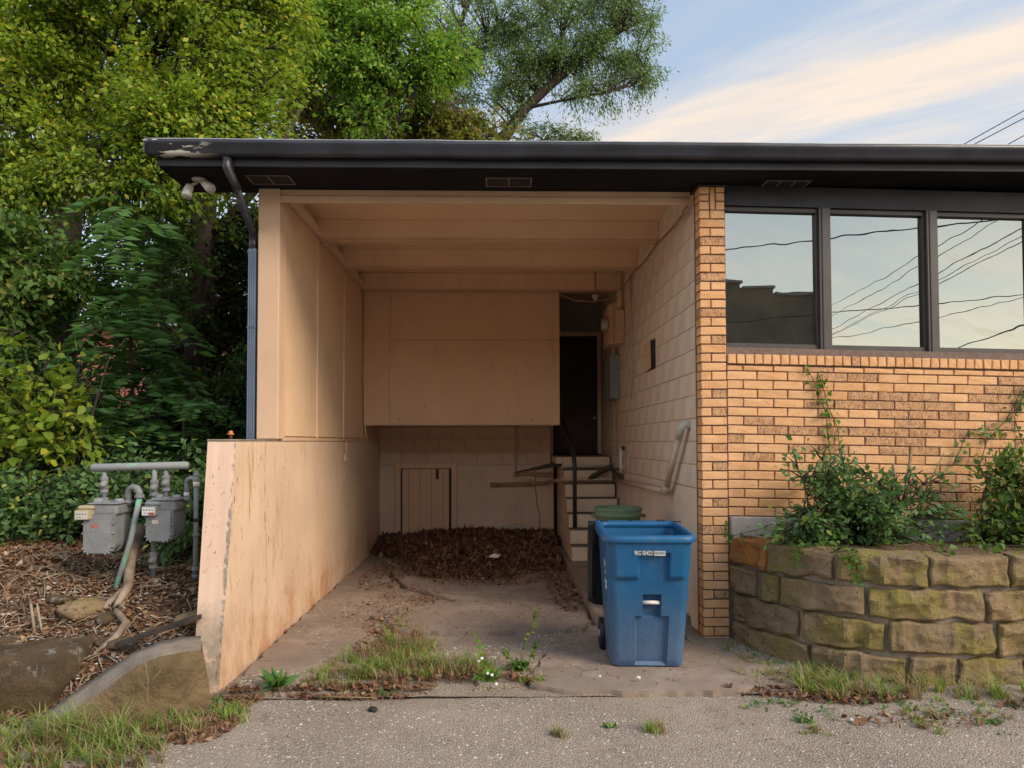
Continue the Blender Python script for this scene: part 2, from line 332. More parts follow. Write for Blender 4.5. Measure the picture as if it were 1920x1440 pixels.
def litmat(name,c1,c2,c3):
    m=M(name); i=m.isl(); c=m.mix(i,c1,c2); c=m.mix(m.ramp(i,.9,.92),c,c3); c=m.mix(m.math('MULTIPLY',m.noise(40,3),.4),c,tuple(q*.5 for q in c1)); return m.fin(c,.85,None,.15)
MAT['litter']=litmat('dead_leaves',(.155,.078,.045),(.26,.14,.08),(.40,.27,.16))
MAT['litter2']=litmat('dry_chips_and_leaves',(.22,.125,.070),(.34,.22,.13),(.46,.36,.25))
MAT['pebble']=litmat('pale_pebbles',(.30,.25,.20),(.46,.41,.35),(.68,.65,.60))
MAT['bark']=simple('dark_bark',(.028,.022,.018),(.055,.042,.034),9,.95,.01,30)
MAT['barkl']=simple('grey_bark',(.055,.043,.034),(.10,.08,.062),9,.95,.01,30)
MAT['deadwood']=simple('bleached_root_wood',(.36,.29,.22),(.16,.115,.08),7,.9,.006,30)
MAT['blue']=None
m=M('scuffed_blue_plastic'); x,y,z=m.xyz(); c=m.mix(m.ramp(m.noise(3,4),.3,.7),(.006,.085,.215),(.008,.105,.26))
du=m.math('MULTIPLY',m.ramp(z,.70,.05),m.ramp(m.noise(90,7,.85),.36,.60)); c=m.mix(m.math('MULTIPLY',du,.48),c,(.22,.19,.165)); c=m.mix(m.math('MULTIPLY',m.ramp(m.noise(5,8,.8,m.vec((1,1,.35))),.5,.7),.30),c,(.10,.17,.24)); sc=m.ramp(m.noise(30,8,.85,m.vec((1,1,.3))),.64,.68); c=m.mix(m.math('MULTIPLY',sc,.6),c,(.35,.45,.55))
MAT['blue']=m.fin(c,.42,m.bump(m.noise(160,4,.7),.0015),.45)
MAT['blackpl']=simple('black_plastic',(.012,.012,.013),(.022,.022,.024),6,.5,.001,60,.4)
MAT['green']=simple('green_plastic',(.10,.165,.10),(.13,.20,.12),4,.55,.001,60,.3)
MAT['white']=simple('white_paint',(.72,.72,.70),(.62,.62,.60),20,.6,.0005)
MAT['offwhite']=simple('offwhite_plastic',(.55,.53,.48),(.45,.43,.38),9,.6,.0008)
MAT['pipe']=simple('beige_painted_pipe',(.58,.48,.38),(.50,.40,.30),8,.6,.001)
MAT['brownpipe']=simple('brown_painted_pipe',(.42,.27,.17),(.34,.21,.13),8,.6,.001)
m=M('grey_meter_paint'); c=m.mix(m.ramp(m.noise(7,5,.6),.35,.7),(.235,.25,.265),(.175,.19,.20)); c=m.mix(m.math('MULTIPLY',m.ramp(m.noise(15,5,.7),.6,.7),.45),c,(.12,.11,.095)); MAT['meter']=m.fin(c,.55,m.bump(m.noise(60,5,.7),.003),.4)
m=M('peeling_green_pipe_paint'); c=m.mix(m.ramp(m.noise(8,6,.7),.50,.58),(.25,.28,.28),(.20,.42,.31)); c=m.mix(m.ramp(m.noise(20,5,.7),.64,.66),c,(.20,.07,.03)); MAT['meterg']=m.fin(c,.6,m.bump(m.noise(60,5,.7),.003),.35)
m=M('manifold_paint'); c=m.mix(m.ramp(m.noise(10,6,.7),.55,.62),(.27,.285,.29),(.24,.42,.32)); MAT['manifold']=m.fin(c,.6,m.bump(m.noise(50,5,.7),.003),.35)
MAT['cream']=simple('yellowed_index_box',(.42,.37,.24),(.33,.28,.17),14,.5,.001)
MAT['red']=simple('faded_red_label',(.32,.045,.035),(.45,.18,.15),60,.6,.0003)
MAT['greybox']=simple('grey_enamel_box',(.22,.25,.28),(.26,.29,.32),5,.5,.0008,40,.4)
MAT['boxpaint']=simple('peach_painted_metal',(.68,.50,.34),(.60,.44,.30),6,.55,.001,40,.35)
MAT['glassmeter']=simple('meter_glass',(.45,.43,.42),(.35,.33,.33),12,.15,.0002,20,.6)
m=M('downspout_paint'); x,y,z=m.xyz(); c=m.mix(m.ramp(z,1.62,1.70),(.13,.17,.25),(.020,.022,.03)); c=m.mix(m.ramp(m.noise(22,5,.7),.60,.66),c,(.26,.24,.24)); MAT['spout']=m.fin(c,.4,m.bump(m.noise(12,4),.003),.5)
m=M('downspout_lower_paint'); MAT['spoutb']=m.fin(m.mix(m.ramp(m.noise(6,5),.3,.7),(.10,.14,.22),(.14,.18,.26)),.5,m.bump(m.noise(30,3),.001),.4)
MAT['door']=simple('dark_maroon_door',(.040,.024,.024),(.05,.03,.03),5,.5,.0008,60,.3)
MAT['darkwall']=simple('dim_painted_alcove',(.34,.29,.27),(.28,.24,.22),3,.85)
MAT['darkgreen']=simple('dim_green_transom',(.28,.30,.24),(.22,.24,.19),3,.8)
MAT['cloth']=simple('black_wrap',(.05,.046,.045),(.12,.11,.10),30,.8,.012,25)
MAT['wire']=simple('black_cable',(.02,.02,.02),(.03,.03,.03),5,.7)
MAT['steel']=simple('dull_steel',(.4,.4,.4),(.3,.3,.3),8,.35,.0003,60,.5,.9)
MAT['rust']=simple('rusty_iron',(.11,.055,.03),(.06,.035,.025),20,.8)
MAT['orange']=simple('orange_handle',(.65,.22,.07),(.5,.17,.05),20,.6)
MAT['redbrick']=simple('far_red_brick',(.32,.12,.09),(.38,.17,.13),6,.9)
MAT['oldbrick']=simple('old_brown_brick',(.34,.26,.19),(.20,.155,.12),1.1,.95,.01,12)
m=M('tinted_window_glass'); g=m.n('ShaderNodeBsdfGlossy'); g.inputs['Color'].default_value=(.33,.355,.335,1); g.inputs['Roughness'].default_value=0.0
m.l(m.bump(m.noise(2.2,2,.4),.0035,.35),g.inputs['Normal'])
tr=m.n('ShaderNodeBsdfTransparent'); tr.inputs[0].default_value=(.55,.57,.55,1); s_=m.n('ShaderNodeMixShader'); s_.inputs[0].default_value=.80
m.l(tr.outputs[0],s_.inputs[1]); m.l(g.outputs[0],s_.inputs[2]); m.l(s_.outputs[0],m.out.inputs[0]); MAT['glass']=m.m
MAT['blind']=simple('pale_blind',(.62,.62,.58),(.55,.55,.52),3,.8)
# ================================================================== ground sheets
def nz(x,y,s=1.,o=0.): return noise.noise(Vector((x*s+o,y*s-o,o*.7)))
def sheet(name,xs,ys,h,mat,label=None,parent=None):
    V=[(x,y,h(x,y)) for y in ys for x in xs]; nx=len(xs); F=np.array([(j*nx+i,j*nx+i+1,(j+1)*nx+i+1,(j+1)*nx+i) for j in range(len(ys)-1) for i in range(nx-1)])
    me=bigmesh(name,np.array(V),F,mat); me.polygons.foreach_set('use_smooth',[True]*len(F))
    o=link(name,me,parent); 
    if parent is None: o['kind']='structure'
    return o
def spread(a,b,st,outs): return sorted([-q for q in outs if -q<a]+list(np.arange(a,b+1e-6,st))+[q for q in outs if q>b])
OUT=[7,9,12,16,22,30,45,70,110,180,300]
def h_street(x,y):
    r=math.hypot(x,y-4); f=max(0,1-r/9)
    z=-1.70+ .006*nz(x,y,1.1)+f*.004*nz(x,y,9,3)
    if y>5.0: z-=min(.12,(y-5.0)*.12)
    return z
ground=sheet('ground',spread(-4.4,5.6,.05,OUT),spread(2.2,5.6,.05,OUT),h_street,MAT['street'])
def h_floor(x,y): return -1.688+.012*nz(x,y,1.3,2)+.005*nz(x,y,7,5)+(.04*max(0,(y-9)/2.6))+max(0,(x-1.5))*.05*max(0,min(1,(y-5)/1.))
floor=sheet('driveway',list(np.arange(-1.95,2.4,.05)),list(np.arange(4.80,11.9,.06)),h_floor,MAT['grav'])
# left bank of leafy earth
BY=[4.2,4.45,4.75,5.1,5.7,7,9,12,20,40]; BZ=[-1.74,-1.70,-1.52,-1.35,-1.10,-.95,-.75,-.6,-.4,-.3]
def h_bank(x,y):
    z=float(np.interp(y,BY,BZ)); 
    if x<-3.2: z+=min(.35,(-3.2-x)*.10)*max(0,min(1,(y-4.6)/.8))
    if x>-2.5 and y<5.6: z-=.05*(x+2.5)*2
    return z+.035*nz(x,y,1.4,8)+.018*nz(x,y,6,4)
bank=sheet('earth_bank',[-60,-40,-28,-20,-15,-12,-10]+list(np.arange(-9,-6,.3))+list(np.arange(-6,-2.04,.06)),list(np.arange(4.2,8,.06))+[8.3,8.7,9.2,10,11,12,14,17,20,26,40],h_bank,MAT['dirt'])
# irregular broken slabs of the driveway
def slab(name,poly,top,th,mat,parent,seed=0,lab=None,sub=.07,rough=.022):
    rnd=random.Random(seed); P=[]
    n=len(poly)
    for i in range(n):
        a=Vector(poly[i]); b=Vector(poly[(i+1)%n]); k=max(1,int((b-a).length/sub)); 
        for j in range(k):
            q=a.lerp(b,j/k); nrm=Vector((-(b-a).y,(b-a).x)).normalized(); P.append(q+nrm*rnd.uniform(-rough,rough))
    me=bpy.data.meshes.new(name); bm=bmesh.new()
    top_v=[bm.verts.new((q.x,q.y,top+.004*nz(q.x,q.y,2,1))) for q in P]; f=bm.faces.new(top_v); f.normal_update()
    if f.normal.z<0: f.normal_flip()
    ex=bmesh.ops.extrude_face_region(bm,geom=[f]); vs=[g for g in ex['geom'] if isinstance(g,bmesh.types.BMVert)]
    bmesh.ops.translate(bm,vec=(0,0,-th),verts=vs); bmesh.ops.recalc_face_normals(bm,faces=bm.faces)
    es=[e for e in bm.edges if all(abs(w.co.z-top)<.01 for w in e.verts)]
    bmesh.ops.bevel(bm,geom=es,offset=.008,segments=2,affect='EDGES')
    bm.to_mesh(me); bm.free(); me.materials.append(mat); return link(name,me,parent)
slab('driveway_slab',[(-1.40,9.4),(-.95,8.75),(-.30,8.62),(.35,8.95),(.80,9.3),(.86,8.2),(.86,7.55),(-.42,7.50),(-1.0,8.2),(-1.15,8.6)],-1.642,.05,MAT['slab'],floor,1)
slab('driveway_slab',[(-.40,7.46),(.86,7.51),(.88,6.62),(.75,6.35),(-.2,6.28),(-.88,6.34),(-1.02,6.75),(-.80,7.2)],-1.644,.05,MAT['slab'],floor,2)
slab('driveway_slab',[(-1.05,8.15),(-.46,7.46),(-.86,7.2),(-1.08,6.75),(-1.0,6.2),(-1.2,5.6),(-1.80,5.25),(-1.84,6.4),(-1.84,9.3),(-1.45,9.3),(-1.2,8.6)],-1.652,.045,MAT['slab'],floor,3)
slab('driveway_slab',[(.42,5.75),(.62,6.02),(1.0,6.3),(1.72,6.28),(1.95,5.92),(2.1,5.5),(1.75,4.88),(1.62,4.79),(.9,4.80),(.45,4.83),(.22,4.95),(.30,5.35)],-1.660,.05,MAT['slab'],floor,4,None,.06,.016)
slab('driveway_slab',[(-.15,4.90),(.18,4.95),(.26,5.3),(.38,5.72),(.1,5.75),(-.1,5.35)],-1.662,.05,MAT['grav'],floor,5)
slab('driveway_slab',[(-1.8,5.2),(-1.22,5.52),(-.9,5.5),(-.75,5.1),(-.9,4.86),(-1.5,4.84),(-1.83,4.93)],-1.664,.05,MAT['grav'],floor,6)
# verge of dirt under the stone planter
def h_verge(x,y):
    e=float(np.interp(x,[1.3,2.0,2.6,3.4,5.6],[5.75,5.05,4.72,4.45,4.3])); return -1.712+min(.07,max(0,(y-e))*.11)+.012*nz(x,y,3,1)
sheet('dirt_verge',list(np.arange(1.6,7.0,.06)),list(np.arange(4.1,6.6,.06)),h_verge,MAT['grav'])
# ================================================================== the low brick building with its open bay
B=thing('building','long low orange brick building with black eave and an open peach painted carport bay','building',(0,6,-1.66))
# --- concrete side wall of the bay, raked at the front
def lowwall():
    mb=MB(); ys=list(np.linspace(0,1,26)); zs=list(np.linspace(-1.75,.005,20)); front=lambda z:5.215+(z)*.175
    Vg=[];nx=len(ys)
    X1=lambda y,z:-1.870+.004*nz(y*1.,z,2); X0=lambda z:-2.078-.02*z
    def yy(t,z): return front(z)+t*(11.62-front(z))
    for z in zs:
        for t in ys: y=yy(t*t*.35+t*.65,z); Vg.append((X1(y,z),y,z))
    F=[(j*nx+i,j*nx+i+1,(j+1)*nx+i+1,(j+1)*nx+i) for j in range(len(zs)-1) for i in range(nx-1)]
    mb.add(Vg,F,False)
    # front face, its inner arris chipped away in places
    k=6; Vf=[]
    for z in zs:
        for i in range(k): s=i/(k-1); Vf.append((X0(z)+(X1(front(z),z)-X0(z))*s,front(z)+(.004*nz(s*3,z,3)),z))
    mb.m=1; mb.add(Vf,[(j*k+i,j*k+i+1,(j+1)*k+i+1,(j+1)*k+i) for j in range(len(zs)-1) for i in range(k-1)]); mb.m=0
    mb.quad((X0(-1.75),front(-1.75),-1.75),(X0(.005),front(.005),.005),(X0(.005),11.62,.005),(X0(-1.75),11.62,-1.75))
    mb.quad((X0(.005),front(.005),.005),(-1.870,front(.005),.005),(-1.870,11.62,.005),(X0(.005),11.62,.005))
    return mb
lw=lowwall().build('concrete_wall',[MAT['wall_low'],MAT['wall_front']],B)
tag(lw,'low peach concrete wall with a raked pink front end and flaking paint')
# chips of bare concrete along the front arris
cb=MB()
rr=random.Random(5)
for i in range(110):
    z=(-1.6+1.6*rr.random()**2.2 if i>45 else rr.uniform(-1.0,-.5)); y=5.215+z*.175; w=rr.uniform(.003,.009)*(1.7 if i<=12 else .8); hh=rr.uniform(.010,.045)
    x=-1.872+rr.uniform(-.012,.006); n=7; vs=[(x+w*math.cos(t*6.283/n)*rr.uniform(.5,1.1),y-.006,z+hh*math.sin(t*6.283/n)*rr.uniform(.5,1.1)) for t in range(n)]; vs=[(min(q[0],-1.866),q[1],q[2]) for q in vs]
    cb.add(vs,[tuple(range(n))])
    vs2=[(-1.866,y+.002+abs(w*math.cos(t*6.283/n))*1.0,z+hh*math.sin(t*6.283/n)*rr.uniform(.5,1.1)) for t in range(n)]; 
o=cb.build('bare_chip',MAT['concrete'],lw); o['kind']='stuff'
# wall cap lip
MB().box(-2.085,-1.868,5.212,6.19,.006,.022,.004).build('wall_cap',MAT['curb'],lw)
# --- corner column and framing above the low wall
c=MB(); c.box(-2.052,-1.868,6.18,6.34,.026,2.197,.008); c.build('corner_column',MAT['column'],B)
sw=MB(); sw.box(-2.03,-1.905,6.345,11.6,.0055,2.36); sidewall=sw.build('upper_side_wall',MAT['ply'],B)
for (a,b) in ((6.39,7.55),(7.57,8.86),(8.88,10.13),(10.19,11.55)):
    MB().box(-1.903,-1.884,a,b,.055,2.155,.002).build('plywood_panel',MAT['ply'],sidewall)
for y in (7.56,8.87): MB().box(-1.886,-1.868,y-.018,y+.018,.045,2.155,.003).build('batten',MAT['beam'],sidewall)
MB().box(-1.886,-1.866,6.345,6.385,.045,2.155,.003).build('batten',MAT['column'],sidewall)
MB().tube([(-1.875,10.16,2.15),(-1.872,10.16,.9),(-1.862,10.16,.45),(-1.85,10.17,.2),(-1.83,10.2,.02)],.012,6).build('batten',MAT['beam'],sidewall)
MB().box(-1.903,-1.862,6.345,10.2,.010,.042,.003).build('bottom_trim',MAT['column'],sidewall)
MB().box(-1.903,-1.83,6.3,11.5,2.165,2.235,.003).build('ledger',MAT['beam'],sidewall)
# --- ceiling, header, beams
ceil=MB(); ceil.box(-2.03,1.76,6.26,12.0,2.362,2.40); ceiling=ceil.build('bay_ceiling',MAT['beam'],B)
MB().box(-1.868,1.71,6.19,6.225,2.080,2.138,.003).build('header_board',MAT['column'],ceiling)
MB().box(-1.868,1.71,6.205,6.25,2.141,2.196,.003).build('header_board',MAT['column'],ceiling)
for y,zb in ((7.56,2.160),(8.72,2.150),(9.97,2.140)):
    bm_=MB().box(-1.90,1.745,y,y+.14,zb,2.361,.004).build('beam',MAT['beam'],ceiling)
    MB().box(-1.86,1.735,y-.004,y+.144,zb-.022,zb-.002,.003).build('bottom_board',MAT['column'],bm_)
# --- hung plywood box
box=MB(); box.box(-1.86,.885,10.17,11.58,.255,2.12); hb=box.build('hanging_cupboard',MAT['ply'],B)
for x,z in ((-.88,1.79),(-.90,1.64)): MB().lathe((x,10.143,z),(0,-1,0),[(0,.011),(.003,.008)],6).build('paint_chip',MAT['white'],hb)
for x,z in ((-1.37,.32),(.50,.31),(-1.0,.50)): MB().lathe((x,10.143,z),(0,-1,0),[(0,.010),(.003,.009)],6).build('nail_head',MAT['rust'],hb)
for a,b,z0,z1 in ((-1.868,-1.502,.243,2.130),(-1.497,.905,1.445,2.130),(-1.497,.905,.243,1.441)):
    MB().box(a,b,10.145,10.168,z0,z1,.0015).build('plywood_panel',MAT['ply'],hb)
MB().box(-1.868,.905,10.141,10.175,.232,.241,.001).build('edge_strip',MAT['column'],hb)
MB().box(.887,.903,10.17,11.58,.243,2.12).build('plywood_panel',MAT['ply'],hb)
# --- back wall
bw=MB(); bw.box(-1.90,.885,11.615,11.80,-.37,2.4); bw.box(-1.9,.93,11.6,11.80,-1.75,-.378)
backwall=bw.build('back_wall',[MAT['backwall']],B)
blkmesh={}
def blockmesh(w,h,d,mat,ch=.006):
    k=(round(w,3),round(h,3),mat.name)
    if k not in blkmesh: blkmesh[k]=MB().box(-w/2,w/2,0,d,-h/2,h/2,ch).mesh('block',mat)
    return blkmesh[k]
for r_,(z0,z1) in enumerate(((-.376,-.170),(-.168,.034),(.036,.24))):
    off=-1.516-(r_%2)*.203-.406*1
    x=off
    while x<.88:
        a=max(x,-1.868); b=min(x+.406,.885)
        if b-a>.05:
            o=link('block',blockmesh(b-a-.004,z1-z0-.003,.02,MAT['backwall'],.004),backwall); o.location=((a+b)/2,11.60,(z0+z1)/2)
        x+=.406
# formboard lines and a crack on the poured lower wall
fb=MB()
for x in (-.0,-.42,.33,-1.30,.75): fb.box(x-.004,x+.004,11.596,11.602,-1.6,-.385)
fb.build('form_seam',MAT['joint'],backwall)
MB().tube([(.63,11.597,-.40),(.64,11.597,-.75),(.66,11.597,-1.0),(.71,11.597,-1.2),(.70,11.597,-1.5)],.006,5).build('crack',MAT['wire'],backwall)
# --- access hatch
h=MB(); h.box(-1.62,-1.53,11.555,11.60,-1.6,-.338,.003); h.box(-.715,-.63,11.555,11.60,-1.6,-.338,.003); h.box(-1.528,-.717,11.557,11.60,-.425,-.338,.003)
hatch=MB().box(-1.53,-.717,11.592,11.60,-1.6,-.43).build('access_hatch',MAT['fascia'],backwall)
h.build('frame',MAT['ply'],hatch)
x=-1.505
for w in (.10,.185,.185,.185,.095):
    MB().box(x,x+w-.004,11.580,11.592,-1.6,-.436,.003).build('board',MAT['ply'],hatch); x+=w
MB().box(-.965,-.925,11.555,11.58,-.60,-.44,.005).build('latch',MAT['rust'],hatch)
# --- doorway alcove
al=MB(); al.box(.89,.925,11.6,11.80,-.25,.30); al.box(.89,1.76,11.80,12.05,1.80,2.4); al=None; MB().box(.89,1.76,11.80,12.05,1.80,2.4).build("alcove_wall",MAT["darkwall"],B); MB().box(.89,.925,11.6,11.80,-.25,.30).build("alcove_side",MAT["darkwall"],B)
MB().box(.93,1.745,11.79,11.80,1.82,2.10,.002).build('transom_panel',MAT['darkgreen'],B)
dr=MB().box(.935,1.668,11.765,11.80,-.195,1.735,.003).build('door',MAT['door'],B)
fr=MB(); fr.box(.895,.932,11.735,11.80,-.2,1.74,.003); fr.box(1.672,1.735,11.735,11.80,-.2,1.74,.003); fr.box(.895,1.735,11.737,11.80,1.742,1.812,.003); fr.build('frame',MAT['backwall'],dr)
MB().lathe((1.615,11.765,.385),(0,-1,0),[(0,.026),(.006,.026),(.007,.010),(.03,.010),(.034,.026),(.05,.030),(.062,.022),(.066,.006)],14).build('handle',MAT['steel'],dr)
# --- right block wall of the bay
rw=MB(); rw.box(1.764,1.80,6.14,11.84,-1.75,2.4); rightwall=rw.build('block_wall',MAT['joint'],B)
pc=MB(); pc.box(1.748,1.763,6.145,11.78,-1.75,-.414,.003); pc.build('poured_base',MAT['block'],rightwall)
row=0; z=-.4064
while z<2.36:
    zt=min(z+.2032,2.385); y0=6.36-.406*1 if row%2==0 else 6.565-.406*2
    y=y0+(0 if True else 0)
    while y<11.78:
        a=max(y,6.146); b=min(y+.406,11.78)
        if b-a>.03:
            me=blkmesh.get(('r',round(b-a,2),round(zt-z,2)))
            if me is None:
                w=b-a-.0045; hh=zt-z-.0045; me=MB().box(0,.018,-w/2,w/2,-hh/2,hh/2,.0035).mesh('block',MAT['block']); blkmesh[('r',round(b-a,2),round(zt-z,2))]=me
            o=link('block',me,rightwall); o.location=(1.748+rr.uniform(-.0012,.0012),(a+b)/2,(z+zt)/2)
        y+=.406
    z+=.2032; row+=1
# --- brickwork
SH=lambda x:-.021*(x-1.95)
def brickvar(w,h,d,mat,k):
    out=[]
    for i in range(k):
        r=random.Random(i*17+int(w*1000)); mb=MB(); mb.box(-w/2,w/2,0,d,-h/2,h/2,.0035)
        mb.v=[(a+r.uniform(-.0018,.0018),b+(r.uniform(-.0045,.0015) if b<d*.3 else 0),c+r.uniform(-.0015,.0015)) for a,b,c in mb.v]
        out.append(mb.mesh('brick',mat))
    return out
bv={}
def brick(x0,x1,z0,z1,y,parent,dark,shear=True,d=.06):
    w=round(x1-x0,3); hh=round(z1-z0,3); k=(w,hh,dark)
    if k not in bv: bv[k]=brickvar(w,hh,d,MAT['brickd' if dark else 'brick'],3)
    o=link('brick',rr.choice(bv[k]),parent); xc=(x0+x1)/2
    o.location=(xc,y+rr.uniform(-.0015,.0015),(z0+z1)/2+(SH(xc) if shear else 0))
    if shear: o.rotation_euler.y=.021
    return o
CH=.0765; J=.011
wallm=MB(lambda q:(q[0],q[1],q[2]+(SH(q[0]) if q[0]>1.955 else 0)))
wallm.box(1.94,9.6,6.012,6.2,-1.75,.80); brickwall=wallm.build('brick_wall',MAT['mortar'],B)
zt=.655; 
darkc=lambda x,z: noise.noise(Vector((x*1.3,z*3.2,4.2)))>.36 or (z>-.35 and z<.25 and noise.noise(Vector((x*1.1,z*9,9)))>.24) or rr.random()<.10
stuffb=MB()
r_=0; z1=zt-.012
# thin cut course right under the rowlock, then full courses
heights=[.040]+[CH-J]*16
for r_,hh in enumerate(heights):
    z0=z1-hh; off=1.957 + (0 if r_%2 else -.120); x=off
    while x<9.5:
        a=max(x,1.957); b=min(x+.2475,9.55)
        if b-a>.035:
            if a<4.62: brick(a,b,z0,z1,6.0,brickwall,darkc((a+b)/2,(z0+z1)/2))
            else: stuffb.box(a,b,6.0,6.05,z0+SH((a+b)/2),z1+SH((a+b)/2),.004)
        x+=.2585
    z1=z0-J
WB=z1+J
o=stuffb.build('brick',MAT['brick'],brickwall); o['kind']='stuff'
# rowlock course standing proud under the sill
x=1.962; i=0; st2=MB()
while x<9.5:
    if x<4.62: brick(x,x+.0645,.660,.739,5.985,brickwall,i in(14,),True,.075)
    else: st2.box(x,x+.0645,5.985,6.05,.660+SH(x),.739+SH(x),.004)
    x+=.0755; i+=1
o=st2.build('brick',MAT['brick'],brickwall); o['kind']='stuff'
# footing strip behind the planter
fs=MB(lambda q:(q[0],q[1],q[2]+SH(q[0]))); fs.box(1.965,9.5,5.955,6.01,-.82,WB-.008,.006); fs.build('footing',MAT['concrete'],brickwall)
# pillar
pil=MB().box(1.742,1.938,6.012,6.20,-1.75,2.17); pillar=pil.build('brick_pillar',MAT['mortar'],B)
z=2.168; i=0; q1=1.733; q2=1.948
# two-course panel with one brick on end
brick(q1,1.815,2.040+.012,2.168-.07,6.0,pillar,False,False,.13); brick(q1,1.815,1.975,2.040,6.0,pillar,False,False,.13)
brick(1.826,1.866,1.975,2.165,6.0,pillar,False,False,.06); brick(1.877,q2,2.052,2.115,6.0,pillar,False,False,.06); brick(1.877,q2,1.975,2.040,6.0,pillar,False,False,.06); brick(1.877,q2,2.126,2.166,6.0,pillar,False,False,.06); brick(q1,1.815,2.110,2.166,6.0,pillar,False,False,.13)
z=1.964
while z>-1.64:
    z0=z-(CH-J); d=rr.random()<.16; wall=z<.655 and z>WB
    dx=(1.964-z)*.004
    if i%2==0: brick(q1,1.817,z0,z,6.0,pillar,d and rr.random()<.5,False,.13); brick(1.828,q2,z0,z,6.0,pillar,d,False,.06)
    else: brick(q1+rr.uniform(0,.006),q2,z0,z,6.0,pillar,d,False,.13)
    z=z0-J; i+=1
MB().box(1.72,1.96,5.99,6.2,2.172,2.182,.002).build('cap_flashing',MAT['bronze'],pillar)
# --- windows
wf=lambda q:(q[0],q[1],q[2]+SH(q[0]))
win=MB(wf).box(1.952,9.5,6.03,6.12,.752,.772,.003).build('window_sill',MAT['concrete'],B)
top=MB(wf).box(1.952,9.5,6.035,6.2,2.025,2.20).build('window_head',MAT['fascia'],B)
edges=[1.958,2.772,2.874,3.708,3.806,4.64,4.738,5.57,5.67,6.5,6.6,7.43,7.53,8.36,8.46,9.3]
for i in range(0,len(edges),2):
    a,b=edges[i],edges[i+1]
    fr=MB(wf)
    fr.box(a-.0,b,6.062,6.11,.774,.845,.003); fr.box(a,b,6.062,6.11,1.985,2.024,.003)
    fr.box(a,a+.014,6.062,6.11,.846,1.984,.002); fr.box(b-.014,b,6.062,6.11,.846,1.984,.002)
    w=fr.build('window',MAT['bronze'],B)
    g=MB(wf); g.quad((a+.014,6.098,.846),(b-.014,6.098,.846),(b-.014,6.098,1.984),(a+.014,6.098,1.984)); g.build('pane',MAT['glass'],w)
    bl=MB(wf); bl.box(a+.02,b-.02,6.16,6.165,.84,2.0)
    bl.build('blind',MAT['blind'],w)
    if i+2<len(edges):
        c=edges[i+2]; ml=MB(wf).box(b+.001,c-.001,6.028,6.115,.774,2.024,.004).build('mullion',MAT['bronze'],B)
        MB(wf).box(b+.022,b+.030,6.022,6.030,.78,2.02).build('bead',MAT['fascia'],ml)
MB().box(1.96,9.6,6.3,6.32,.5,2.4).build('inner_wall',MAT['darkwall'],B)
# --- eave
so_=MB(); so_.box(-2.69,9.9,5.72,6.30,2.197,2.215); soffit=so_.build('soffit',MAT['soffit'],B)
fa=MB(); fa.box(-2.69,9.9,5.695,5.718,2.200,2.368,.003); fa.build('fascia_board',MAT['fascia'],B)
pf=[(5.692,2.262),(5.640,2.262),(5.622,2.268),(5.612,2.285),(5.607,2.305),(5.590,2.325),(5.580,2.345),(5.578,2.366),(5.584,2.372),(5.588,2.366),(5.590,2.348),(5.600,2.33),(5.617,2.308),(5.622,2.290),(5.632,2.277),(5.692,2.274)]
gm=MB(); xs=list(np.linspace(-2.742,9.95,90)); 
n=len(pf); vs=[]; fs=[]
for i,x in enumerate(xs):
    dz=.006*nz(x,0,1.1,3)+.0035*nz(x,0,4,1)
    if x>4.6: dz-=(x-4.6)*.012
    for p in pf: vs.append((x,p[0]+(.006*nz(x,0,2.3,7) if p[0]<5.6 else 0),p[1]+dz))
for i in range(len(xs)-1):
    for j in range(n): fs.append((i*n+j,i*n+(j+1)%n,(i+1)*n+(j+1)%n,(i+1)*n+j))
gm.add(vs,fs,True); gm.box(-2.750,-2.742,5.578,5.692,2.262,2.368,.002)
gutter=gm.build('gutter',MAT['gutter'],B)
lip=MB(); lip.tube([(x,5.583+.006*nz(x,0,2.3,7),2.3735+.006*nz(x,0,1.1,3)+.0035*nz(x,0,4,1)-(max(0,x-4.6))*.012) for x in xs],.0045,6); lip.build('rolled_lip',MAT['rim'],gutter)
# roof slab and shingles
sl=.40; L=7.5
roof=MB(); roof.add([(-2.70,5.69,2.372),(9.9,5.69,2.372),(9.9,5.69+L,2.372+L*sl),(-2.70,5.69+L,2.372+L*sl),(-2.70,5.69,2.385),(9.9,5.69,2.385),(9.9,5.69+L,2.385+L*sl),(-2.70,5.69+L,2.385+L*sl)],[(0,1,2,3),(4,5,6,7),(0,1,5,4),(1,2,6,5),(2,3,7,6),(3,0,4,7)])
roofo=roof.build('roof',MAT['shingle'],B)
shg=MB(); i=0
for k in range(30):
    y=5.665+k*.25; x=-2.72+(k%2)*.15
    if y>13: break
    while x<9.8:
        z=2.388+(y-5.69)*sl; t=rr.uniform(.004,.010)
        shg.add([(x,y,z),(x+.295,y,z),(x+.295,y+.25,z+.25*sl),(x,y+.25,z+.25*sl),(x,y,z+t+.003),(x+.295,y,z+t+.003),(x+.295,y+.25,z+.25*sl+.002),(x,y+.25,z+.25*sl+.002)],[(4,5,6,7),(0,1,5,4),(1,2,6,5),(3,0,4,7)])
        x+=.30
o=shg.build('shingle',MAT['shingle'],roofo); o['kind']='stuff'
# outer shell so the place holds up from the side
sh=MB(); sh.box(-2.03,9.6,12.06,12.2,-1.75,2.4); sh.box(9.5,9.7,6.2,12.2,-1.75,2.4); sh.box(-2.03,-1.91,11.62,12.06,-1.75,2.36); sh.build('rear_wall',MAT['mortar'],B)
ga=MB(); ga.add([(-2.0,6.3,2.22),(-2.0,12.2,2.22),(-2.0,12.2,4.8),(-2.0,6.3,2.60)],[(0,1,2,3)]); ga.build('gable',MAT['soffit'],B)
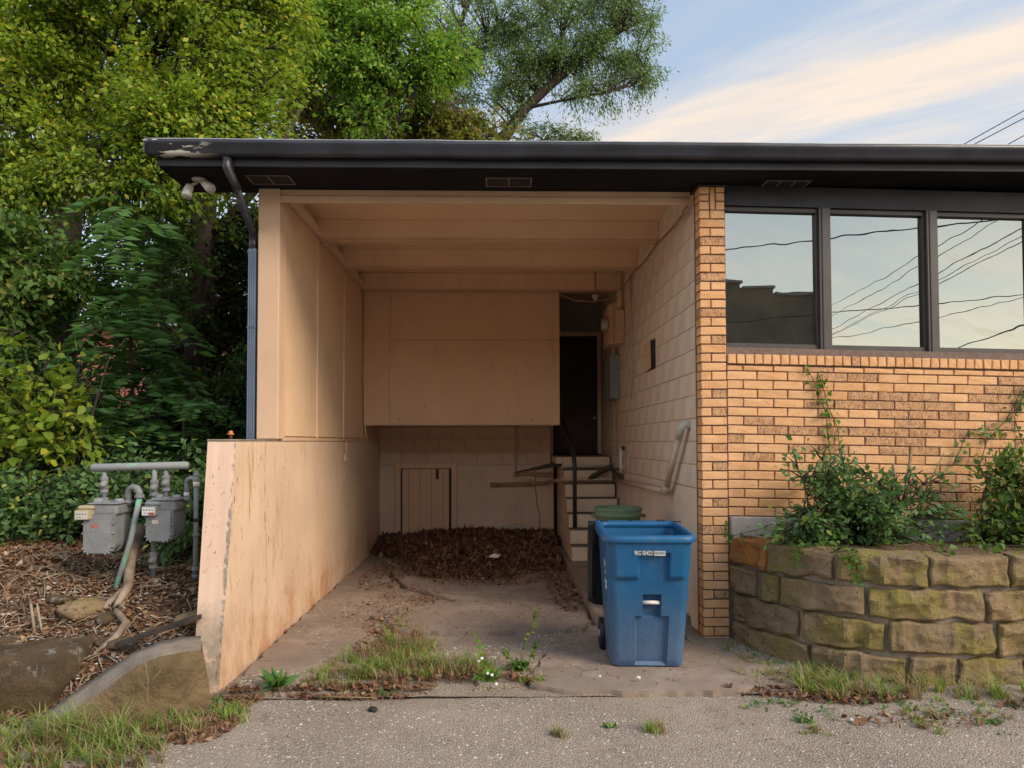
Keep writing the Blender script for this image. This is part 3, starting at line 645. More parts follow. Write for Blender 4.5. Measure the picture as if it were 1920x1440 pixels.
# soffit vents
for (xa,xb,y0,y1,k) in ((-2.06,-1.70,5.86,6.07,2),(-.085,.305,5.88,6.09,2),(2.28,2.66,5.90,6.10,3)):
    v=MB().box(xa,xb,y0,y1,2.192,2.1965).build('soffit_vent',MAT['ventmesh'],B)
    f=MB(); f.box(xa,xb,y0,y0+.012,2.188,2.1915); f.box(xa,xb,y1-.012,y1,2.188,2.1915)
    for i in range(k+1): x=xa+(xb-xa-.014)*i/k; f.box(x,x+.014,y0+.0125,y1-.0125,2.188,2.1915)
    f.build('frame',MAT['ventframe'],v)
# downspout
d=MB(); d.tube([(-2.13,5.66,2.262),(-2.13,5.665,2.18),(-2.10,5.70,2.10),(-2.08,5.76,2.03)],[.036,.040,.036,.038],8,flat=.8)
d.tube([(-2.085,5.75,2.04),(-2.11,6.21,1.82),(-2.112,6.235,1.78)],.034,8,flat=.8)
for k in range(7): d.tube([(-2.128+.002*k,5.664+.004*k,2.24-.018*k),(-2.126+.002*k,5.666+.004*k,2.234-.018*k)],.041,8,flat=.82)
sp=d.build('downspout',MAT['spout'],B)
d=MB(); d.tube([(-2.112,6.235,1.79),(-2.112,6.235,1.66)],.036,8); d.build('elbow',MAT['spout'],sp)
d=MB(); d.box(-2.145,-2.075,6.20,6.27,.008,1.68,.008)
for k in range(4): d.box(-2.139+.017*k,-2.131+.017*k,6.195,6.20,.02,1.66)
d.build('lower_pipe',MAT['spoutb'],sp)
MB().box(-2.149,-2.071,6.195,6.274,.98,1.0,.002).build('strap',MAT['spoutb'],sp)
# --- raised walk slab, stairs, landing inside the bay
wk=slab('raised_walk',[(.905,6.60),(1.0,6.50),(1.745,6.45),(1.745,10.7),(.905,10.7)],-1.570,.14,MAT['slab'],B,11,None,.4,.006)
stm=MB(); 
for k in range(7):
    zt=-1.570+.193*(k+1); y=9.45+.22*k
    stm.box(1.0,1.715,y+.02,10.80+.22,zt-.193 if k==0 else zt-.193,zt-.012)
stairs=stm.build('stairs',MAT['stairs'],B)
for k in range(7):
    zt=-1.570+.193*(k+1); y=9.45+.22*k; e=11.74 if k==6 else y+.22
    r1=MB().box(1.002,1.713,y,y+.019,zt-.192,zt-.013,.004).build('riser',MAT['stairs'],stairs)
    t=MB(); t.box(.998,1.717,y-.001,e+.018,zt-.011,zt,.004); t.build('tread',MAT['tread'],stairs)
ld=MB(); ld.box(.905,.995,10.79,11.73,-.33,-.232); ld.build('landing_edge',MAT['stairs'],stairs)
MB().box(.90,.997,10.77,11.74,-.230,-.216,.004).build('tread',MAT['tread'],stairs)
MB().box(.997,1.745,11.02,11.74,-1.5,-.24).build('landing_base',MAT['backwall'],stairs)
# ================================================================== wheeled recycling cart
def ss(x,a,b): 
    t=max(0,min(1,(x-a)/(b-a))); return t*t*(3-2*t)
def rrect(w,d,r,nf,ns=5,nc=4):
    """rounded rectangle, front side (-Y) sampled nf times; returns list (x,y,is_front_param)"""
    P=[]
    for i in range(nf): P.append((-w/2+r+(w-2*r)*i/(nf-1),-d/2,i/(nf-1)))
    for i in range(1,nc): t=-math.pi/2+math.pi/2*i/nc; P.append((w/2-r+r*math.cos(t),-d/2+r+r*math.sin(t),None))
    for i in range(ns): P.append((w/2,-d/2+r+(d-2*r)*i/(ns-1),None))
    for i in range(1,nc): t=math.pi/2*i/nc; P.append((w/2-r+r*math.cos(t),d/2-r+r*math.sin(t),None))
    for i in range(ns): P.append((w/2-r-(w-2*r)*i/(ns-1),d/2,None))
    for i in range(1,nc): t=math.pi/2+math.pi/2*i/nc; P.append((-w/2+r+r*math.cos(t),d/2-r+r*math.sin(t),None))
    for i in range(ns): P.append((-w/2,d/2-r-(d-2*r)*i/(ns-1),None))
    for i in range(1,nc): t=math.pi+math.pi/2*i/nc; P.append((-w/2+r+r*math.cos(t),-d/2+r+r*math.sin(t),None))
    return P
cart=thing('recycling_cart','large blue wheeled recycling cart standing open with its lid hung behind','wheeled bin',(1.125,5.50,-1.660),rz=R(-3.0))
cart.scale=(.93,.96,1.0)
Wb,Wt,Db,Dt,H=.575,.675,.50,.74,.965
def cartbody():
    mb=MB(); nf=64; rings=[]; nr=78
    for k in range(nr):
        v=k/(nr-1); w=Wb+(Wt-Wb)*v; d=Db+(Dt-Db)*v; P=rrect(w,d,.07,nf)
        row=[]
        for (x,y,t) in P:
            off=0
            if t is not None:
                uu=(x+w/2)/w; c=ss(uu,.355,.375)*(1-ss(uu,.715,.735))
                edge=ss(uu,.03,.13)*(1-ss(uu,.87,.97))
                up=max(ss(v,.865,.88),(1-c)*ss(v,.665,.70))
                off-=.035*up*ss(uu,.02,.08)*(1-ss(uu,.92,.98))
                pk=ss(uu,.425,.435)*(1-ss(uu,.645,.655))*ss(v,.375,.385)*(1-ss(v,.54,.56))
                off+=.055*pk
                lo=ss(uu,.325,.34)*(1-ss(uu,.745,.76))*(1-ss(v,.375,.385))*ss(v,.0,.03)
                off+=.030*lo
                mid=ss(uu,.425,.435)*(1-ss(uu,.645,.655))*ss(v,.37,.385)*(1-ss(v,.385,.40)); off+=.0*mid
                if v<.04: off+=.012*(1-v/.04)
            row.append((x,y-.5*(Dt-d)*0+ (Dt-d)*.18+off,v*H+.012))
        rings.append(row)
    n=len(rings[0]); vs=[q for r in rings for q in r]
    fs=[(k*n+i,k*n+(i+1)%n,(k+1)*n+(i+1)%n,(k+1)*n+i) for k in range(nr-1) for i in range(n)]
    mb.add(vs,fs,True)
    # inner skin
    inn=[];ks=[0,.03,.5,1.0]
    for v in ks:
        w=Wb+(Wt-Wb)*v-.02; d=Db+(Dt-Db)*v-.08; 
        for (x,y,t) in rrect(w,d,.06,12): inn.append((x,y+(Dt-(d+.08))*.18+.02,.05+v*(H-.04)))
    m=len(inn)//len(ks); f2=[(k*m+(i+1)%m,k*m+i,(k+1)*m+i,(k+1)*m+(i+1)%m) for k in range(len(ks)-1) for i in range(m)]+[tuple(range(m))]
    mb.add(inn,f2,True)
    mb.add([(x,y+(Dt-Db)*.18,.012) for x,y,t in rrect(Wb,Db,.07,12)],[tuple(reversed(range(len(rrect(Wb,Db,.07,12)))))])
    return mb
body=cartbody().build('body',MAT['blue'],cart,False)
md=body.modifiers.new('es','EDGE_SPLIT'); md.split_angle=R(42)
# rim: swept lip, slightly higher at the back
rim=MB(); lipp=[(-.012,-.038),(.016,-.042),(.030,-.038),(.033,-.030),(.030,.000),(.024,.010),(.004,.014),(-.020,.011),(-.027,0.),(-.027,-.03)]
P=rrect(Wt,Dt,.085,14); n=len(P); vs=[]
for i,(x,y,t) in enumerate(P):
    a=P[i-1]; b=P[(i+1)%n]; tv=Vector((b[0]-a[0],b[1]-a[1],0)).normalized(); nv=Vector((tv.y,-tv.x,0))
    f=1.35 if y<-Dt/2+.02 else 1.
    for (o_,z) in lipp: vs.append((x+nv.x*o_*f,y+nv.y*o_*f,H+z+.008+.02*(y/Dt+.5)))
k=len(lipp); rim.add(vs,[(i*k+j,((i+1)%n)*k+j,((i+1)%n)*k+(j+1)%k,i*k+(j+1)%k) for i in range(n) for j in range(k)],True)
rimo=rim.build('rim',MAT['blue'],cart,False)
hb_=MB(); hb_.box(-.335,-.06,.385,.435,H+.012,H+.044,.008); hb_.box(-.035,.285,.385,.435,H+.012,H+.044,.008); hb_.box(-.355,-.336,.38,.44,H-.03,H+.046,.006); hb_.box(.286,.31,.38,.44,H-.02,H+.046,.006); hb_.tube([(-.35,.41,H+.028),(.305,.41,H+.028)],.011,8); hb_.build('hinge_bar',MAT['blue'],cart,False)
for x in (-.275,.225): MB().box(x-.035,x+.035,.378,.447,H+.018,H+.050,.006).build('hinge',MAT['blackpl'],cart,False)
# lid swung fully back, hanging down behind
ld_=MB(); 
for zz,yy_,w2 in ((0,0,0),): pass
vs=[];L_=[(H+.03,.44),(H-.02,.475),(H-.10,.49),(H-.35,.50),(H-.60,.49),(H-.66,.47)]
for z,y in L_:
    for s in np.linspace(-1,1,14): vs.append((s*.405-.008+(.0 if abs(s)<.99 else 0),y-.035*abs(s)**6,z+.045*abs(s)**8*(1 if z<H-.5 else 0)))
ld_.add(vs,[(j*14+i,j*14+i+1,(j+1)*14+i+1,(j+1)*14+i) for j in range(len(L_)-1) for i in range(13)],True)
lid=ld_.build('lid',MAT['blackpl'],cart,False); so2=lid.modifiers.new('s','SOLIDIFY'); so2.thickness=.035; so2.offset=0
tb=MB(); tb.tube([(-.372,.43,H-.15),(-.385,.40,H-.22),(-.385,.40,H-.50),(-.372,.43,H-.58)],.012,8); tb.build('handle',MAT['blackpl'],lid,False)
# grab bar in the pocket, wheels, axle
MB().tube([(-.052,-.262,.485),(.085,-.262,.485)],.0145,12).build('grab_bar',MAT['white'],cart,False)
for s in (-1,1):
    w=MB(); w.lathe((s*.275,.30,.122),(s,0,0),[(0,.07),(0,.115),(.008,.122),(.052,.122),(.06,.115),(.06,.075),(.05,.07)],26); wo=w.build('wheel',MAT['blackpl'],cart,False)
    MB().lathe((s*.275,.30,.122),(s,0,0),[(.02,.07),(.05,.066),(.055,.03),(.066,.028),(.068,.01)],18).build('hub',MAT['greybox'],wo,False)
MB().tube([(-.28,.30,.122),(.28,.30,.122)],.012,8).build('axle',MAT['steel'],cart,False)
def text(body_,size,loc,rot,mat,parent,name='lettering',keep=False,ext=.0006,sx=1.):
    cu=bpy.data.curves.new(name,'FONT'); cu.body=body_; cu.size=size; cu.extrude=ext; cu.align_x='LEFT'; cu.offset=size*.006
    t=bpy.data.objects.new('tmp_text',cu); COL.objects.link(t); bpy.context.view_layer.update()
    me=bpy.data.meshes.new_from_object(t.evaluated_get(bpy.context.evaluated_depsgraph_get())); bpy.data.objects.remove(t)
    me.materials.clear(); me.materials.append(mat); o=link(name,me,parent,keep); o.location=loc; o.rotation_euler=rot; o.scale=(sx,1,1); return o
yf=-.3795
tilt=R(90+9.6)
text('9RG 004521',.047,(-.126,yf-.008,H-.118),(tilt,0,0),MAT['white'],cart,sx=.62)
bc=MB(); x=.030
MBx=MB().box(.027,.113,yf-.0085,yf-.0065,H-.121,H-.086).build('barcode_label',MAT['white'],cart,False)
rb=random.Random(3)
while x<.110: w=rb.choice((.0012,.0022,.003)); bc.box(x,x+w,yf-.0098,yf-.0088,H-.115,H-.092); x+=w+rb.choice((.0015,.0025))
bc.build('bars',MAT['greybox'],MBx,False)
# recycling arrows and lettering on the left flank
ar=MB(); cx,cz=.0,H-.23; xs_=-Wt/2+.018
for k in range(3):
    a=R(90+120*k)
    for j in range(2):
        p0=Vector((math.cos(a+R(12))*.060,math.sin(a+R(12))*.060)); p1=Vector((math.cos(a+R(92))*.052,math.sin(a+R(92))*.052))
    dv=(p1-p0).normalized(); nv=Vector((-dv.y,dv.x)); q=[p0+nv*.013,p0-nv*.013,p1-dv*.03-nv*.013,p1-dv*.03-nv*.026,p1,p1-dv*.03+nv*.026,p1-dv*.03+nv*.013]
    vs=[(xs_-.030-.0,-.165+p.x,cz+p.y) for p in q]; vs=[(-(Wb+(Wt-Wb)*(w[2]/H))/2-.0035,w[1],w[2]) for w in vs]
    ar.add(vs,[tuple(range(7))])
ar.build('recycling_symbol',MAT['white'],cart,False)
lt=MB()
for r_,(zz,n_) in enumerate(((H-.345,5),(H-.385,4))):
    for k in range(n_):
        y=-.215+k*.026+r_*.01; lt.box(-(Wb+(Wt-Wb)*(zz/H))/2-.004,-(Wb+(Wt-Wb)*(zz/H))/2-.0025,y,y+.014,zz-.012-rb.uniform(0,.006),zz+.012)
lt.build('worn_lettering',MAT['white'],cart,False)
# ================================================================== green can
gc=thing('trash_can','round green plastic can with a perforated band behind the blue cart','trash can',(1.20,7.05,-1.57))
g=MB(); n=40; prof=[(0,.165),(.02,.172),(.30,.190),(.60,.208),(.80,.218),(.835,.220),(.840,.232),(.865,.234),(.885,.226),(.900,.234),(.918,.238),(.925,.232),(.925,.222),(.86,.210),(.30,.180),(.03,.160)]
vs=[(r*math.cos(2*math.pi*j/n),r*math.sin(2*math.pi*j/n),z) for z,r in prof for j in range(n)]
g.add(vs,[(i*n+j,i*n+(j+1)%n,(i+1)*n+(j+1)%n,(i+1)*n+j) for i in range(len(prof)-1) for j in range(n)],True); g.add([vs[15*n+j] for j in range(n)],[tuple(range(n))])
g.build('body',MAT['green'],gc,False)
g=MB()
for j in range(22): a=2*math.pi*j/22; g.lathe((.2195*math.cos(a),.2195*math.sin(a),.79),(math.cos(a),math.sin(a),0),[(0,.012),(.0025,.012)],10)
g.build('perforated_band',MAT['ventmesh'],gc,False)
for s in (-1,1): g=MB(); g.tube([(s*.05-.12*0+.19*s,-.06,.83),(s*.262,-.04,.845),(s*.262,.04,.845),(s*.235,.06,.83)],.010,6); g.build('handle',MAT['green'],gc,False)
# ================================================================== stair rail
hr=thing('handrail','black pipe handrail standing on a stair tread','handrail',(1.09,9.88,-1.19))
MB().tube([(1.085,9.88,-1.188),(1.085,9.88,-.36),(1.083,9.90,-.27),(1.078,9.97,-.17),(1.073,10.15,-.06),(1.062,10.7,.13),(1.055,11.35,.33),(1.03,11.5,.36),(.98,11.55,.355)],.030,10).build('rail',MAT['black'],hr)
MB().lathe((1.085,9.88,-1.189),(0,0,1),[(0,.05),(.008,.05),(.01,.032)],14).build('foot_flange',MAT['black'],hr)
# ================================================================== pipes inside the bay
vp=thing('vent_pipe','thick beige pipe slanting down the block wall and running back past the stairs','pipe',(1.70,6.4,.1))
MB().tube([(1.76,6.42,.135),(1.70,6.41,.155),(1.672,6.43,.12),(1.668,6.50,.03)],.034,12).build('elbow',MAT['offwhite'],vp)
MB().tube([(1.668,6.49,.04),(1.668,7.0,-.46)],.029,12).build('slanting_pipe',MAT['pipe'],vp)
MB().tube([(1.668,6.97,-.43),(1.668,7.03,-.49),(1.67,7.10,-.495)],.036,12).build('elbow',MAT['pipe'],vp)
MB().tube([(1.672,7.08,-.493),(1.680,8.2,-.515),(1.69,10.35,-.545)],.027,12).build('level_pipe',MAT['pipe'],vp)
MB().tube([(1.69,10.30,-.545),(1.66,10.44,-.548),(1.55,10.47,-.55),(.95,10.47,-.55)],.026,10).build('cross_pipe',MAT['pipe'],vp)
dp=thing('drain_pipe','brown painted pipe running level along the rear wall below the cupboard','pipe',(.3,11.5,-.68))
MB().tube([(.93,10.48,-.56),(.86,10.9,-.60),(.80,11.45,-.655),(.72,11.53,-.665),(-.06,11.53,-.69)],.030,10).build('pipe_run',MAT['brownpipe'],dp)
MB().lathe((-.06,11.53,-.69),(-1,0,0),[(-.02,.035),(.03,.038),(.035,.03)],12).build('end_cap',MAT['brownpipe'],dp)
MB().box(.54,.56,11.49,11.6,-.73,-.60,.003).build('strap',MAT['brownpipe'],dp)
wp=thing('water_pipe','thin pipe dropping down the rear wall and crossing the stairs wrapped in black rag','pipe',(.31,11.5,-.3))
MB().tube([(.315,11.54,.25),(.315,11.54,-.50)],.014,8).build('riser',MAT['pipe'],wp)
MB().tube([(.315,11.54,-.505),(.315,11.54,-.56)],.035,10).build('fitting',MAT['brownpipe'],wp)
MB().tube([(.33,11.52,-.505),(.90,11.45,-.52)],.020,8).build('branch',MAT['pipe'],wp)
MB().tube([(.98,10.72,-.372),(1.30,10.715,-.370),(1.655,10.71,-.374)],.022,8).build('cross_pipe',MAT['offwhite'],wp)
MB().tube([(1.655,10.71,-.374),(1.70,10.4,-.40),(1.72,9.7,-.43)],.016,8).build('side_pipe',MAT['brownpipe'],wp)
cl_=MB(); vs=[]; 
for i in range(15):
    t=i/14; c0=Vector((.33,11.50,-.49)).lerp(Vector((1.0,10.95,-.33)),t); hh=.018+.06*t
    for j in range(7):
        a=2*math.pi*j/7; w=1+.35*nz(i*.7,j*1.1,1,4); vs.append((c0.x+.0*a,c0.y+.035*math.cos(a)*w,c0.z+hh*.6*math.sin(a)*w))
cl_.add(vs,[(i*7+j,i*7+(j+1)%7,(i+1)*7+(j+1)%7,(i+1)*7+j) for i in range(14) for j in range(7)]+[tuple(range(7)),tuple(98+j for j in range(7))],False); cl_.build('rag_wrap',MAT['cloth'],wp)
cl_=MB(); vs=[]
for i in range(11):
    t=i/10; c0=Vector((1.35,10.44,-.55)).lerp(Vector((1.70,10.36,-.36)),t**.8); 
    for j in range(5): vs.append((c0.x+.01*nz(i,j,1.3),c0.y-.02+.05*j/4,c0.z+(.035 if i>0 else .01)*math.sin(j/4*6.28)+.01*nz(i*.8,j,1)))
for i in range(10):
    pass
cl_.add(vs,[(i*5+j,i*5+j+1,(i+1)*5+j+1,(i+1)*5+j) for i in range(10) for j in range(4)]); 
for k in range(6): 
    x=1.66+.02*k; cl_.tube([(x-.0,10.2-.09*k,-.38),(x+.006,10.16-.09*k,-.47),(x-.01,10.15-.09*k,-.53-.03*(k%3))],[.03,.022,.004],5,flat=.4)
rg=cl_.build('hanging_rag',MAT['cloth'],wp); sm=rg.modifiers.new('s','SOLIDIFY'); sm.thickness=.02
ob=thing('pipe_chase','thin conduit on the block wall ending at a small white wrapped riser','conduit',(1.72,9.8,-.1))
MB().tube([(1.725,10.35,.60),(1.725,10.35,-.06),(1.722,10.30,-.10),(1.72,9.72,-.105)],.013,8).build('conduit',MAT['pipe'],ob)
wr=MB(); wr.tube([(1.722,9.80,-.10),(1.718,9.79,-.16),(1.715,9.81,-.25),(1.72,9.79,-.33),(1.715,9.8,-.42)],[.028,.034,.024,.034,.02],8); wr.build('wrapped_riser',MAT['white'],ob)
MB().tube([(1.728,9.62,-.07),(1.728,9.62,-.42),(1.728,9.70,-.43)],.014,8).build('bare_riser',MAT['offwhite'],ob)
MB().lathe((1.70,9.62,-.09),(1,0,0),[(0,.02),(.01,.035),(.03,.03)],10).build('cap',MAT['rust'],ob)
MB().tube([(1.69,9.95,-.44),(1.69,9.94,-.58),(1.685,9.93,-.70)],.006,6).build('loose_strap',MAT['steel'],ob)
# ================================================================== electrical gear on the block wall
em=thing('electric_meter','peach painted electric meter box with a round glass meter','electric meter',(1.68,10.1,1.6))
MB().box(1.64,1.745,9.80,10.45,1.335,1.925,.008).build('cabinet',MAT['boxpaint'],em)
MB().box(1.575,1.638,9.83,10.42,1.350,1.905,.012).build('cover',MAT['boxpaint'],em)
MB().box(1.560,1.574,9.90,9.93,1.36,1.90,.002).build('cover_flange',MAT['boxpaint'],em)
mt=MB().lathe((1.575,9.97,1.64),(-1,0,0),[(0,.098),(.018,.098),(.02,.088),(.085,.084),(.10,.075)],28).build('meter',MAT['glassmeter'],em)
MB().lathe((1.575,9.97,1.64),(-1,0,0),[(.004,.105),(.016,.107),(.019,.100)],28).build('sealing_ring',MAT['steel'],mt)
sb=thing('switch_box','narrow peach painted box fed by a vertical conduit from the ceiling','electrical box',(1.70,9.63,1.55))
MB().box(1.622,1.745,9.60,9.76,1.335,1.785,.006).build('box',MAT['boxpaint'],sb)
MB().box(1.632,1.738,9.590,9.599,1.35,1.77,.002).build('cover',MAT['boxpaint'],sb)
MB().tube([(1.69,9.68,1.785),(1.69,9.68,2.36)],.036,12).build('conduit',MAT['boxpaint'],sb)
MB().tube([(1.69,9.68,1.78),(1.69,9.68,1.82)],.046,12).build('conduit_nut',MAT['boxpaint'],sb)
gb=thing('breaker_box','grey metal breaker box below the peach meter box','electrical box',(1.69,10.3,.9))
MB().box(1.628,1.745,10.05,10.62,.605,1.235,.006).build('box',MAT['greybox'],gb)
MB().box(1.612,1.627,10.06,10.61,.62,1.22,.004).build('door',MAT['greybox'],gb)
MB().tube([(1.69,10.2,1.235),(1.69,10.2,1.34)],.03,12).build('nipple',MAT['offwhite'],gb)
ap=thing('access_panel','small bent cover plate half off a dark slot in the block wall','wall panel',(1.74,8.0,.95))
MB().box(1.7435,1.7475,7.78,8.30,.80,1.13).build('slot',MAT['fascia'],ap)  # flat black sheet on the wall; its colour stands for the open slot's shade
pl=MB(); pl.add([(1.736,7.96,.825),(1.740,8.34,.80),(1.740,8.34,1.12),(1.730,7.96,1.155),(1.740,7.965,.825),(1.743,8.34,.80),(1.743,8.34,1.12),(1.734,7.965,1.155)],[(0,1,2,3),(4,5,6,7),(0,1,5,4),(1,2,6,5),(2,3,7,6),(3,0,4,7)]); pl.build('plate',MAT['boxpaint'],ap)
for y,z in ((8.28,.84),(8.27,1.08),(7.85,1.02)): MB().lathe((1.746,y,z),(-1,0,0),[(0,.010),(.006,.008)],8).build('screw',MAT['steel'],ap)
hw=thing('hanging_cables','pair of pale cables hanging loose down the block wall','cable',(1.73,9.1,2.1))
for k,(dy,zb) in enumerate(((0,.58),(.16,.54))):
    MB().tube([(1.735,9.05+dy*.6,2.15),(1.73,9.10+dy*.3,1.7),(1.728,9.02+dy,1.2),(1.728,8.98+dy*.5,.9),(1.73,9.05+dy*.9,.66),(1.735,9.0+dy,zb)],.009,6).build('cable',MAT['offwhite'],hw)
cc_=thing('ceiling_cable','brown cable stapled along the ceiling corner and sagging to the cupboard','cable',(1.7,8,2.1))
MB().tube([(1.70,6.24,2.09),(1.66,6.27,2.04),(1.70,6.4,2.06),(1.735,7.0,2.10),(1.738,7.7,2.13),(1.735,8.3,2.10),(1.737,8.9,2.13),(1.73,9.3,2.11),(1.62,9.86,1.99),(1.35,9.93,1.955),(1.1,9.94,1.975),(.95,9.94,2.04),(.91,9.96,2.06)],.010,6).build('cable',MAT['brownpipe'],cc_)
lf=thing('lamp_holder','bare lamp holder on a thin drop rod in front of the doorway','lamp holder',(1.37,9.6,2.1))
MB().tube([(1.375,9.80,2.36),(1.375,9.80,2.02)],.014,8).build('drop_rod',MAT['brownpipe'],lf)
MB().lathe((1.375,9.80,2.03),(0,0,-1),[(0,.02),(.005,.048),(.04,.048),(.045,.03),(.08,.028)],14).build('socket',MAT['offwhite'],lf)
jb=thing('outlet_box','tiny peach junction box on a short conduit on the low wall','outlet',(-1.86,8.9,-.12))
MB().box(-1.866,-1.838,8.83,8.93,-.24,-.14,.004).build('box',MAT['boxpaint'],jb)
MB().tube([(-1.853,8.88,-.14),(-1.853,8.88,.008)],.013,8).build('conduit',MAT['boxpaint'],jb)
# ================================================================== twin flood light under the eave
fl=thing('security_light','white twin head security light under the eave corner','light fixture',(-2.48,5.95,2.19))
MB().lathe((-2.475,5.97,2.196),(0,0,-1),[(0,.058),(.012,.056),(.022,.03),(.024,.012)],18).build('base_plate',MAT['offwhite'],fl)
for (a,b,c2) in (((-2.49,5.965,2.165),(-2.535,5.93,2.125),(-2.55,5.90,2.025)),((-2.455,5.965,2.165),(-2.42,5.94,2.155),(-2.345,5.90,2.085))):
    hd=MB(); hd.tube([a,Vector(a).lerp(Vector(b),.5),b],.012,8); A=Vector(b); Cc=Vector(c2); dv=(Cc-A)
    hd.tube([A-dv*.05,A,A+dv*.15,A+dv*.9,A+dv],[.014,.030,.034,.042,.040],14); hd.build('lamp_head',MAT['offwhite'],fl)
# ================================================================== bolt on wall end
vb=thing('valve_stub','rusty bolt with an orange wing nut standing on the low wall end','valve',(-2.0,5.6,.02))
MB().tube([(-2.0,5.45,.02),(-2.0,5.45,.055)],.012,8).build('stem',MAT['rust'],vb)
MB().lathe((-2.0,5.45,.055),(0,0,1),[(0,.022),(.008,.026),(.014,.016),(.026,.016),(.032,.008)],8).build('wing_nut',MAT['orange'],vb)
# ================================================================== gas meters
def coupling(mb,p,r,ax=(0,0,1),l=.03): mb.lathe(Vector(p)-Vector(ax)*l/2,ax,[(0,r),(l*.15,r*1.25),(l*.85,r*1.25),(l,r)],8,False)
def valve(mb,x,y,z,r):
    mb.tube([(x,y,z-.05),(x,y,z+.05)],r*1.25,10); coupling(mb,(x,y,z+.05),r*1.2); coupling(mb,(x,y,z-.05),r*1.2)
    mb.lathe((x,y,z),(0,-1,0),[(0,.026),(.034,.026),(.038,.018),(.05,.016)],12)
GX=.048
gp=thing('gas_manifold','horizontal grey gas pipe above both meters with green peeling paint and its risers','gas pipe',(-2.85,5.75,-1.1))
MB().tube([(-3.245,5.75,-.200),(-3.235,5.75,-.200),(-2.50,5.75,-.183),(-2.49,5.75,-.183)],[.024,.031,.031,.026],14).build('header_pipe',MAT['manifold'],gp)
r1=MB(); r1.tube([(-2.753,5.75,-.20),(-2.753,5.75,-1.18)],.019,10); valve(r1,-2.753,5.75,-.36,.022); valve(r1,-2.753,5.75,-.93,.022); coupling(r1,(-2.753,5.75,-.5),.028); coupling(r1,(-2.753,5.75,-.60),.026); r1.tube([(-2.76,5.75,-.47),(-2.81,5.75,-.47)],.018,8); r1.build('main_riser',MAT['meter'],gp)
r2=MB(); r2.tube([(-3.150,5.76,-.21),(-3.150,5.76,-.50)],.018,10); valve(r2,-3.150,5.76,-.335,.02); coupling(r2,(-3.15,5.76,-.45),.028); r2.build('inlet_pipe',MAT['meter'],gp)
r3=MB(); r3.tube([(-2.667,5.76,-.20),(-2.667,5.76,-.50)],.018,10); valve(r3,-2.667,5.76,-.325,.022); coupling(r3,(-2.667,5.76,-.445),.030); r3.build('inlet_pipe',MAT['meter'],gp)
o1=thing('outlet_pipe','green peeling gas outlet pipe bent over and sloping into the ground','gas pipe',(-2.97,5.7,-1.1))
MB().tube([(-2.967,5.78,-.50),(-2.967,5.77,-.415),(-2.955,5.76,-.375),(-2.92,5.75,-.352),(-2.885,5.74,-.36),(-2.862,5.73,-.39),(-2.857,5.73,-.43)],.026,12).build('u_bend',MAT['meter'],o1)
t=MB(); coupling(t,(-2.967,5.78,-.47),.032); coupling(t,(-2.858,5.73,-.425),.030); t.build('coupling',MAT['meter'],o1)
MB().tube([(-2.857,5.73,-.43),(-2.90,5.69,-.75),(-2.99,5.62,-1.18)],.022,10).build('sloping_pipe',MAT['meterg'],o1)
o2=thing('outlet_pipe','straight grey gas outlet pipe beside the pink wall end','gas pipe',(-2.43,5.75,-1.1))
MB().tube([(-2.517,5.80,-.47),(-2.517,5.79,-.34),(-2.508,5.78,-.30),(-2.47,5.76,-.285),(-2.43,5.75,-.283)],.020,10).build('elbow_pipe',MAT['meter'],o2)
MB().tube([(-2.425,5.75,-.255),(-2.425,5.75,-1.16)],.019,10).build('drop_pipe',MAT['meter'],o2)
t=MB(); 
for z in (-.30,-.73,-1.0,-1.06): coupling(t,(-2.425,5.75,z),.023)
t.lathe((-2.425,5.75,-.265),(0,0,1),[(0,.026),(.02,.026),(.022,.014),(.04,.014)],8,False); coupling(t,(-2.517,5.795,-.45),.027); t.build('coupling',MAT['meter'],o2)
t=MB(); t.tube([(-2.517,5.79,-.43),(-2.517,5.79,-.40)],.0225,10); t.tube([(-2.425,5.75,-.35),(-2.425,5.75,-.31)],.0255,10,cap=True); t.build('white_tag',MAT['white'],o2)
t=MB(); t.tube([(-2.425,5.75,-.60),(-2.425,5.75,-.63)],.0205,10); t.build('rust_band',MAT['rust'],o2)
